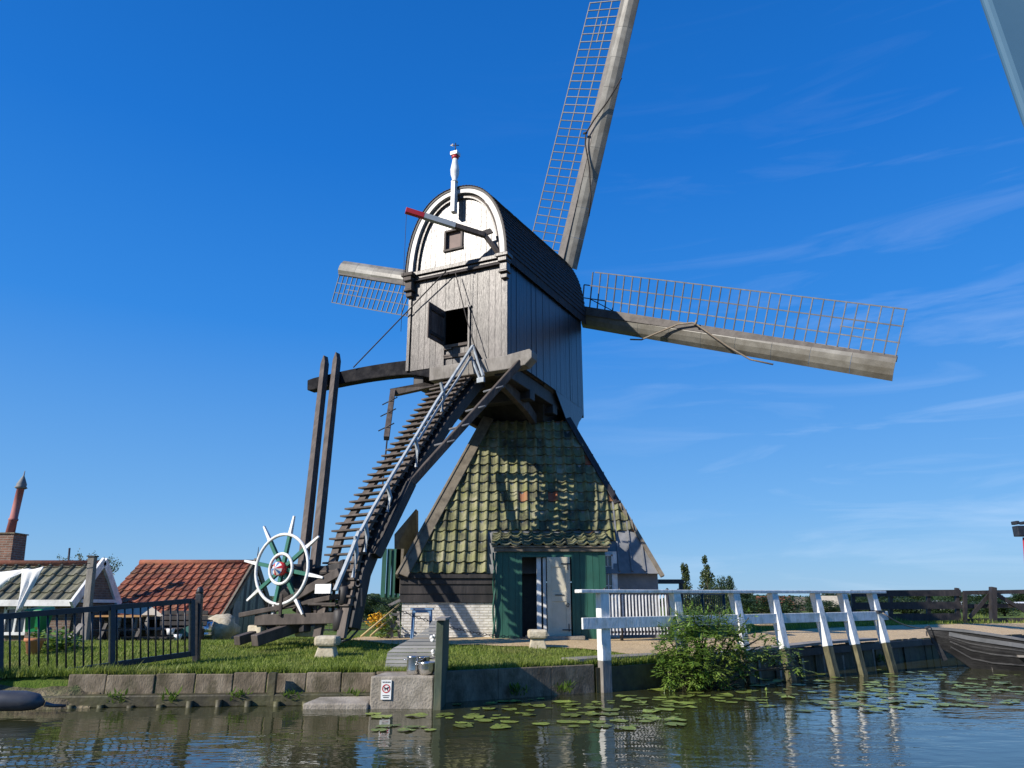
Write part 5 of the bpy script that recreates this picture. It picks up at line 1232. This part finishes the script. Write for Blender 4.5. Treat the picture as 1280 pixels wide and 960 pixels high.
# flowers and sticks by mill left
c=P(480,788,17.6); gz=zg(c.x,17.6); t=thing('yellow_flower_clump','clump of yellow orange flowers by the white wall corner','flowers',(c.x,17.6,gz))
leafball((c.x,17.6,gz+.25),.33,500,.09,9,1.0).build('foliage',leaf_bush,t,nf=False)
leafball((c.x-.12,17.35,gz+.42),.22,240,.07,10,.8).build('blossom',yellow_m,t,nf=False)
c=P(497,765,17.7); t=thing('wooden_trestle','small rough wooden trestle against the mill wall corner','trestle',P(492,798,17.7))
for a,b in (((487,768),(500,768)),((490,800),(489,766)),((499,800),(498,764)),((481,799),(497,776)),((486,757),(500,750))): mb=MB(); mb.beam(P(*a,17.5),P(*b,17.6),.06,.05,up=V((0,1,0))); mb.build('trestle_bar',wood_grey,t)
for j,(a,b,lab) in enumerate((((451,796),(500,755),'long pale cane leaning up to the mill wall corner'),((463,795),(489,772),'shorter pale cane leaning below the long one'))):
    mb=MB(); p,q=P(*a,16.8),P(*b,17.6); mb.tube([p,q],.022,6); tag(mb.build('leaning_cane',mat('cane_%d'%j,[(.42,.31,.13),(.52,.40,.2)],rough=.7),org=p),lab,'cane')
# garden fence behind
fa=P(425,792,24); fb=P(500,790,24)
ironfence('garden_fence','green barred garden fence between stair foot and mill',(fa.x-1.2,24,0),(fb.x+.6,24,0),zg(fa.x,24)-.05,P(450,776,24).z,.14,mat('olive_fence_paint',[(.06,.08,.03),(.10,.12,.05)],rough=.7),iron,(0,.33,.66,1.0),bar=.03)
# ================================================================== vegetation
def elder():
    base=bankpt(3.15,.0); t=thing('elder_bush','leafy green elder bush growing from the bank over the railing posts','bush',(3.2,13.2,.2))
    random.seed(21)
    clumps=[]
    tips=[]
    # (px,py,Y,r)
    spec=[(846,800,12.7,.36),(862,778,12.9,.32),(880,790,12.8,.42),(905,800,12.9,.42),(868,822,12.6,.42),(835,840,12.6,.28),(890,835,12.7,.36),(845,812,12.8,.34),(915,785,13.1,.28),(925,812,13.0,.32),(858,775,13.0,.16),(882,776,13.0,.18),(950,808,13.1,.26),(972,818,13.1,.20),(992,828,13.1,.14),(900,765,13.2,.12),(925,825,13.0,.22),(832,822,12.7,.16),(865,845,12.5,.2),(832,790,12.9,.13),(866,766,13.0,.09),(890,768,13.0,.09),(1005,836,13.1,.06),(936,772,13.2,.10),(960,792,13.2,.10),(985,812,13.1,.10),(1000,832,13.1,.07),(938,840,12.9,.10),(905,850,12.7,.12),(822,812,12.7,.08)]
    spec=[(a,b,c,d*.74) for a,b,c,d in spec]
    mb=MB(); root=V((3.1,13.0,.05))
    for px,py,Y,r in spec:
        c=P(px,py,Y); mid=lerp(root,c,.5)+V((rp(-.1,.1),rp(-.1,.1),rp(.0,.12))); mb.tube([root+V((rp(-.1,.1),rp(-.05,.05),-.2)),mid,c],[.022,.016,.008],6)
    mb.build('stem',bark,t)
    vs=[];fs=[]
    def leaf(p,u,s):
        w=u.cross(V((rp(-.4,.4),rp(-.4,.4),1))).normalized(); nn=u.cross(w)
        o=len(vs); vs.extend([p,p+u*s*.35+w*s*.19+nn*s*.05,p+u*s,p+u*s*.35-w*s*.19+nn*s*.05,p+u*s*.5-Z*.0]); fs.extend([(o,o+1,o+2),(o,o+2,o+3)])
    for px,py,Y,r in spec:
        c=P(px,py,Y); n=int(430*(r/.35)**2)
        for k in range(n//2):
            d=V((random.gauss(0,1),random.gauss(0,1),random.gauss(0,1))).normalized()*r*random.random()**.4
            p=c+d; a=rp(0,2*pi); out=(d.normalized()+V((cos(a),sin(a),rp(-.3,.5)))*.7).normalized(); out.z-=.25; out.normalize()
            # compound leaf : 5 leaflets
            L_=rp(.10,.17); sdv=out.cross(Z).normalized()
            leaf(p+out*L_*.8,out,rp(.06,.12))
            for q in (.35,.7):
                for sg in (-1,1): leaf(p+out*L_*q,(out*.5+sdv*sg).normalized()-Z*.15,rp(.06,.09))
    mb=MB(); mb.add(vs,fs); mb.build('foliage',leaf_bush,t,nf=False)
elder()
def tree_mesh(seed,h,w,n,leaf,lm,trunk=True,kind='round'):
    """returns (crown mesh, trunk mesh) built at origin"""
    random.seed(seed); cl=[]
    for i in range(16 if kind=='round' else 40):
        if kind=='round':
            a=rp(0,2*pi); z=rp(.35,.95); rr=w*.5*math.sqrt(max(0,1-((z-.6)/.45)**2))*rp(.3,.85); cl.append((V((cos(a)*rr,sin(a)*rr,z*h)),w*rp(.16,.28)))
        else:
            z=rp(.15,1.0); rr=w*.32*(1-z*.75); a=rp(0,2*pi); cl.append((V((cos(a)*rr,sin(a)*rr,z*h)),w*.25*(1.15-z*.8)))
    vs=[];fs=[]
    for c,r in cl:
        for k in range(n//len(cl)):
            d=V((random.gauss(0,1),random.gauss(0,1),random.gauss(0,1))).normalized()*r*random.random()**.4; d.z*=1.0 if kind=='round' else 1.5; p=c+d
            u=V((rp(-1,1),rp(-1,1),rp(-1,1))).normalized(); w_=u.cross(V((rp(-1,1),rp(-1,1),1))).normalized(); s=leaf*rp(.6,1.4)
            o=len(vs); vs+=[p-u*s*.5,p+w_*s*.35,p+u*s*.5,p-w_*s*.35]; fs.append((o,o+1,o+2,o+3))
    me=bpy.data.meshes.new('crown'); me.from_pydata(vs,[],fs); me.materials.append(lm)
    mb=MB(); mb.tube([V((0,0,-.1)),V((w*.02,0,h*.4)),V((-.01*w,0,h*.85))],[h*.03,h*.022,h*.006],7)
    for c,r in cl[:8]: mb.tube([V((w*.01,0,h*.35)),lerp(V((0,0,h*.4)),c,.6)+V((0,0,.02*h)),c],[h*.014,h*.009,h*.004],5)
    t=mb.build('trunk',bark); tm=t.data; bpy.data.objects.remove(t)
    return me,tm
TM=[tree_mesh(s,1,1.0,6000,.042,leaf_far) for s in (1,2,3,4)]
TP=[tree_mesh(s,1,.50,3500,.035,leaf_far2,kind='tall') for s in (11,12)]
def tree(label,loc,h,wf,tm,group=None,name='tree'):
    t=thing(name,label,'tree',loc,group)
    for nm,me in (('crown',tm[0]),('trunk',tm[1])):
        o=bpy.data.objects.new(nm,me); C.objects.link(o); o.parent=t; o.scale=(h*wf,h*wf,h)
    t.rotation_euler=(0,0,rp(0,6)); return t
random.seed(5)
p=P(858,750,55); tree('slim pale tree left of its taller twin beyond the mill',(p.x,55,0),P(858,708,55).z,.8,TP[0],'two slim trees beyond the mill','slim_tree')
p=P(886,750,55); tree('taller slim tree beyond the mill, right of its twin',(p.x,55,0),P(886,699,55).z,.9,TP[1],'two slim trees beyond the mill','slim_tree')
p=P(905,750,50); tree('small dark twiggy tree right of two slim trees',(p.x,50,0),P(905,724,50).z,.55,TM[0])
def twiggy():
    random.seed(31); Y=40; bx=P(118,720,Y).x; t=thing('twiggy_tree','sparse twiggy tree top showing over the house roofs','tree',(bx,Y,0)); mb=MB(); vs=[];fs=[]
    mb.tube([V((bx,Y,0)),V((bx,Y,1.2))],[.12,.09],6)
    for k in range(34):
        tx,ty=rp(72,150),0; ty=690+abs(tx-112)*.28+rp(-4,10); e=P(tx,ty,Y+rp(-.6,.6)); m_=lerp(V((bx,Y,1.1)),e,.55)+V((0,0,rp(.0,.25))); pts=[V((bx,Y,1.1)),m_,e]; mb.tube(pts,[.035,.018,.006],5)
        for q in range(38):
            f_=rp(.35,1.05); p=lerp(m_,e,(f_-.35)/.65) if f_>.35 else m_; p=p+V((rp(-.14,.14),rp(-.1,.1),rp(-.1,.12))); u=V((rp(-1,1),rp(-1,1),rp(-1,1))).normalized()*rp(.05,.11); w_=u.cross(V((rp(-1,1),1,.3))).normalized()*.03
            o=len(vs); vs+=[p-u*.5,p+w_,p+u*.5,p-w_]; fs.append((o,o+1,o+2,o+3))
    mb.build('trunk',bark,t); m2=MB(); m2.add(vs,fs); m2.build('crown',leaf_far2,t,nf=False)
twiggy()
for k,(px,top,Y,wf) in enumerate(((432,748,50,1.5),(455,756,58,1.5),(476,750,52,1.6),(497,749,46,1.3),(516,752,60,1.4),(410,755,50,1.4),(330,756,70,1.6),(318,748,55,.9))):
    tree('dense dark green tree in the row beyond the garden fence',(P(px,750,Y).x,Y,-.1),P(px,top,Y).z+.15,wf,TM[k%4],'trees beyond the garden fence')
random.seed(77)
for k in range(22):
    px=880+k*19+rp(-6,6); Y=rp(130,230); top=rp(741,751)
    tree('small far green tree on the meadow horizon',(P(px,750,Y).x,Y,-.2),P(px,top,Y).z+.3,rp(1.4,2.3),TM[k%4],'far trees along the right horizon')
for k in range(8):
    px=940+k*45+rp(-12,12); Y=rp(60,90)
    tree('round green shrub standing in the meadow behind the railing',(P(px,760,Y).x,Y,-.1),P(px,rp(757,762),Y).z+.2+.5,rp(1.5,2.5),TM[(k+1)%4],'shrubs in the meadow')
# far wood
mb=MB(); random.seed(9); vs=[];fs=[]
for i in range(15000):
    X=rp(-900,1000); Y=rp(560,620); hh=7+5*mnoise.noise(V((X*.012,0,0)))+3*mnoise.noise(V((X*.06,4,0))); z=rp(0,1)**.6*hh; s=rp(1.5,3.5); a=rp(0,pi)
    o=len(vs); vs+=[(X-s*cos(a),Y-s*sin(a),z-s*.6),(X+s*cos(a),Y+s*sin(a),z-s*.6),(X+s*.6*cos(a),Y,z+s*.7),(X-s*.5*cos(a),Y,z+s*.7)]; fs.append((o,o+1,o+2,o+3))
mb.add(vs,fs); o=mb.build('far_wood',leaf_far,nf=False); tag(o,'continuous dark green wood along the horizon','wood',kind='stuff')
# distant houses
def farhouse(px,Y,w,h,rm,wm,label,cat='house'):
    c=P(px,760,Y); x=c.x; t=thing('distant_house',label,cat,(x,Y,0))
    mb=MB(); mb.box((x,Y,h*.25),(w,w*.6,h*.5)); mb.build('wall',wm,t)
    mb=MB(); mb.prism([V((x-w*.53,Y-w*.34,h*.5)),V((x-w*.53,Y,h)),V((x-w*.53,Y+w*.34,h*.5))],V((w*1.06,0,0))); mb.build('roof',rm,t)
    mb=MB(); mb.box((x+w*.2,Y-w*.305,h*.28),(w*.12,.06,h*.22)); mb.box((x-w*.2,Y-w*.305,h*.28),(w*.12,.06,h*.22)); mb.build('window',glass_m,t)
farhouse(968,120,5.0,2.7,redtile_m,redbrick,'far house with orange roof seen through the railing on left')
farhouse(1000,150,6,2.9,hip_m,darkbrick,'far low brown farmhouse right of the orange roofed one')
farhouse(1040,130,3.5,2.9,canvas_m,canvas_m,'far pale beige house between white railing posts')
farhouse(1150,200,12,2.6,zinc_m,white_paint,'long pale greenhouse far behind the rail fence','greenhouse')
farhouse(1240,190,20,2.2,white_paint,white_paint,'long white greenhouse far behind the field gate','greenhouse')
# lily pads
def padmesh(seed):
    random.seed(seed); mb=MB(); n=18; vs=[V((0,0,.004))]; g=rp(0,6)
    for i in range(n+1):
        a=.17+(2*pi-.34)*i/n; r=1+.09*sin(3*a+g)+.05*sin(7*a+g)-(.22 if random.random()<.12 else 0); vs.append(V((cos(a)*r,sin(a)*r*(.8+.02*g),.010+.09*max(0,sin(2*a+g))**2*(1 if seed%3==0 else .25))))
    mb.add(vs,[(0,i,i+1) for i in range(1,n+1)],0,True); o=mb.build('lily_pad',lily_m,nf=False); me=o.data; bpy.data.objects.remove(o); return me
PM=[padmesh(s) for s in range(7)]
random.seed(99); placed=[]
def pads(n,fn,label,group):
    c=0; tries=0
    while c<n and tries<n*60:
        tries+=1; px,py=fn(); r=ray(px,py); t_=-ZC/r.z; p=V((r.x*t_,t_,0)); 
        if p.y>Yb(p.x)-.22: continue
        s=rp(.05,.15)
        if any((p.x-q.x)**2+(p.y-q.y)**2<(s+sr)**2*.34 for q,sr in placed): continue
        if gx-1.1<p.x<gx+.2 and p.y>10.0: continue
        placed.append((p,s)); o=bpy.data.objects.new('lily_pad',random.choice(PM)); C.objects.link(o); o.location=(p.x,p.y,.006+rp(0,.004)); o.rotation_euler=(rp(-.02,.02),rp(-.02,.02),rp(0,6.3)); o.scale=(s,s,s*1.2)
        tag(o,label,'lily pad',group); c+=1
pads(15,lambda:(rp(455,610),rp(884,915)),'flat green lily pad floating by the landing block and green board','lily pads by the landing')
pads(80,lambda:(rp(560,860),random.triangular(866,912,880)),'flat green lily pad floating below the concrete wall and first rail post','lily pads below the jetty')
pads(120,lambda:(rp(800,1135),random.triangular(838,896,860)),'flat green lily pad floating in front of bush and leaning posts','lily pads before the bush')
pads(100,lambda:(rp(1090,1275),random.triangular(834,893,862)),'flat green lily pad floating around the dark boat','lily pads round the boat')
random.seed(42)
for k in range(9):
    x=[-5.3,-4.6,-3.7,-3.0,-2.2,.1,.8,4.4,8.6][k]; y=Yb(x)-.05; mb=MB(); vs=[];fs=[]
    for q in range(70):
        a=rp(0,2*pi); l=rp(.05,.17); b0_=V((x+rp(-.12,.12),y-.04+rp(-.03,.05),rp(.02,.14))); u=V((cos(a)*.6,-abs(sin(a))*.6,rp(.2,1))).normalized()*l; w_=u.cross(V((0,0,1))).normalized()*l*.12
        o=len(vs); vs+=[b0_,b0_+u*.5+w_,b0_+u,b0_+u*.5-w_]; fs.append((o,o+1,o+2,o+3))
    mb.add(vs,fs); o=mb.build('weed_tuft',leaf_bush,org=(x,y,0),nf=False); tag(o,['leafy weed tuft at wall foot near the dinghy','leafy weed tuft at wall foot, second from the dinghy','leafy weed tuft at wall foot in the middle of the concrete panels','leafy weed tuft at wall foot left of the lower landing step','leafy weed tuft behind the lower landing step','leafy weed tuft at shaded wall foot near the green board','leafy weed tuft at shaded wall foot near the jetty','leafy weed tuft at the dark boarding right of the bush','leafy weed tuft at the dark boarding near the boat bow'][k],'weed')
# lily buds
for k,(px,py) in enumerate(((465,884),(862,862),(958,872))):
    r=ray(px,py); t_=-ZC/r.z; p=V((r.x*t_,t_,0)); mb=MB(); mb.tube([p,p+V((.01,0,.09))],.008,5); mb.lathe(p+V((.01,0,.09)),[(.012,0),(.025,.02),(.008,.05)],n=8); tag(mb.build('lily_bud',lily_m,org=p),['closed lily bud rising near the landing block','closed lily bud rising in front of the bush','closed lily bud rising before the leaning posts'][k],'lily bud')
# ================================================================== camera, light, world
cam=bpy.data.cameras.new('camera'); co=bpy.data.objects.new('camera',cam); C.objects.link(co); co.location=(0,0,ZC); co.rotation_euler=(pi/2+PIT,0,0)
cam.sensor_width=36; cam.lens=36*F/1280; cam.clip_end=9000; cam.clip_start=.05; bpy.context.scene.camera=co
EL=math.radians(31); SD=V((-sin(math.radians(57.5)),-cos(math.radians(57.5)),0)); sd3=SD*cos(EL)+Z*sin(EL)
sl=bpy.data.lights.new('sun','SUN'); sl.energy=4.8; sl.angle=math.radians(.5); sl.color=(1,.93,.83); so=bpy.data.objects.new('sun',sl); C.objects.link(so)
so.rotation_euler=(-sd3).to_track_quat('-Z','Y').to_euler()
w=bpy.data.worlds.new('World'); bpy.context.scene.world=w; w.use_nodes=True; nt=w.node_tree; N=nt.nodes; L=nt.links
bg=N['Background']; sky=N.new('ShaderNodeTexSky'); sky.sky_type='NISHITA'; sky.sun_disc=False; sky.sun_elevation=EL; sky.sun_rotation=math.atan2(SD.x,SD.y); sky.air_density=1.0; sky.dust_density=.3; sky.ozone_density=3.0
hs=N.new('ShaderNodeHueSaturation'); hs.inputs['Saturation'].default_value=1.25
L.new(sky.outputs[0],hs.inputs['Color'])
tc0=N.new('ShaderNodeTexCoord'); sx0=N.new('ShaderNodeSeparateXYZ'); L.new(tc0.outputs['Generated'],sx0.inputs[0])
ra=N.new('ShaderNodeValToRGB'); e=ra.color_ramp.elements; e[0].position=0; e[0].color=(.18,.365,.585,1); e[1].position=.72; e[1].color=(.004,.102,.41,1)
for p_,c_ in ((.12,(.11,.30,.61)),(.35,(.022,.187,.585)),(.55,(.006,.130,.50))):
    x=e.new(p_); x.color=(*c_,1)
L.new(sx0.outputs[2],ra.inputs[0]); sc_=N.new('ShaderNodeVectorMath'); sc_.operation='SCALE'; sc_.inputs[3].default_value=10; L.new(ra.outputs[0],sc_.inputs[0])
mx0=N.new('ShaderNodeMix'); mx0.data_type='RGBA'; mx0.inputs[0].default_value=.85; L.new(hs.outputs[0],mx0.inputs[6]); L.new(sc_.outputs[0],mx0.inputs[7])
# wispy cirrus
tc=N.new('ShaderNodeTexCoord'); sx=N.new('ShaderNodeSeparateXYZ'); L.new(tc.outputs['Generated'],sx.inputs[0])
mp=N.new('ShaderNodeMapping'); mp.inputs['Scale'].default_value=(1.1,1.1,9); mp.inputs['Rotation'].default_value=(.08,-.16,0); L.new(tc.outputs['Generated'],mp.inputs[0])
nz=N.new('ShaderNodeTexNoise'); nz.inputs['Scale'].default_value=2.9; nz.inputs['Detail'].default_value=12; nz.inputs['Roughness'].default_value=.58; nz.inputs['Distortion'].default_value=.8; L.new(mp.outputs[0],nz.inputs[0])
m1=N.new('ShaderNodeMapRange'); m1.inputs[1].default_value=.50; m1.inputs[2].default_value=.80; m1.inputs[4].default_value=.20; L.new(nz.outputs[0],m1.inputs[0])
m2=N.new('ShaderNodeMapRange'); m2.inputs[1].default_value=-.1; m2.inputs[2].default_value=.45; L.new(sx.outputs[0],m2.inputs[0])
m3=N.new('ShaderNodeMapRange'); m3.inputs[1].default_value=.7; m3.inputs[2].default_value=.15; L.new(sx.outputs[2],m3.inputs[0])
mu=N.new('ShaderNodeMath'); mu.operation='MULTIPLY'; L.new(m1.outputs[0],mu.inputs[0]); L.new(m2.outputs[0],mu.inputs[1])
mu2=N.new('ShaderNodeMath'); mu2.operation='MULTIPLY'; L.new(mu.outputs[0],mu2.inputs[0]); L.new(m3.outputs[0],mu2.inputs[1])
mx=N.new('ShaderNodeMix'); mx.data_type='RGBA'; mx.inputs[7].default_value=(7.5,8.2,9.2,1); L.new(mu2.outputs[0],mx.inputs[0]); L.new(mx0.outputs[2],mx.inputs[6])
L.new(mx.outputs[2],bg.inputs[0]); bg.inputs[1].default_value=.10
sc=bpy.context.scene; sc.view_settings.view_transform='Standard'; sc.view_settings.look='None'; sc.view_settings.exposure=.46; sc.view_settings.gamma=1
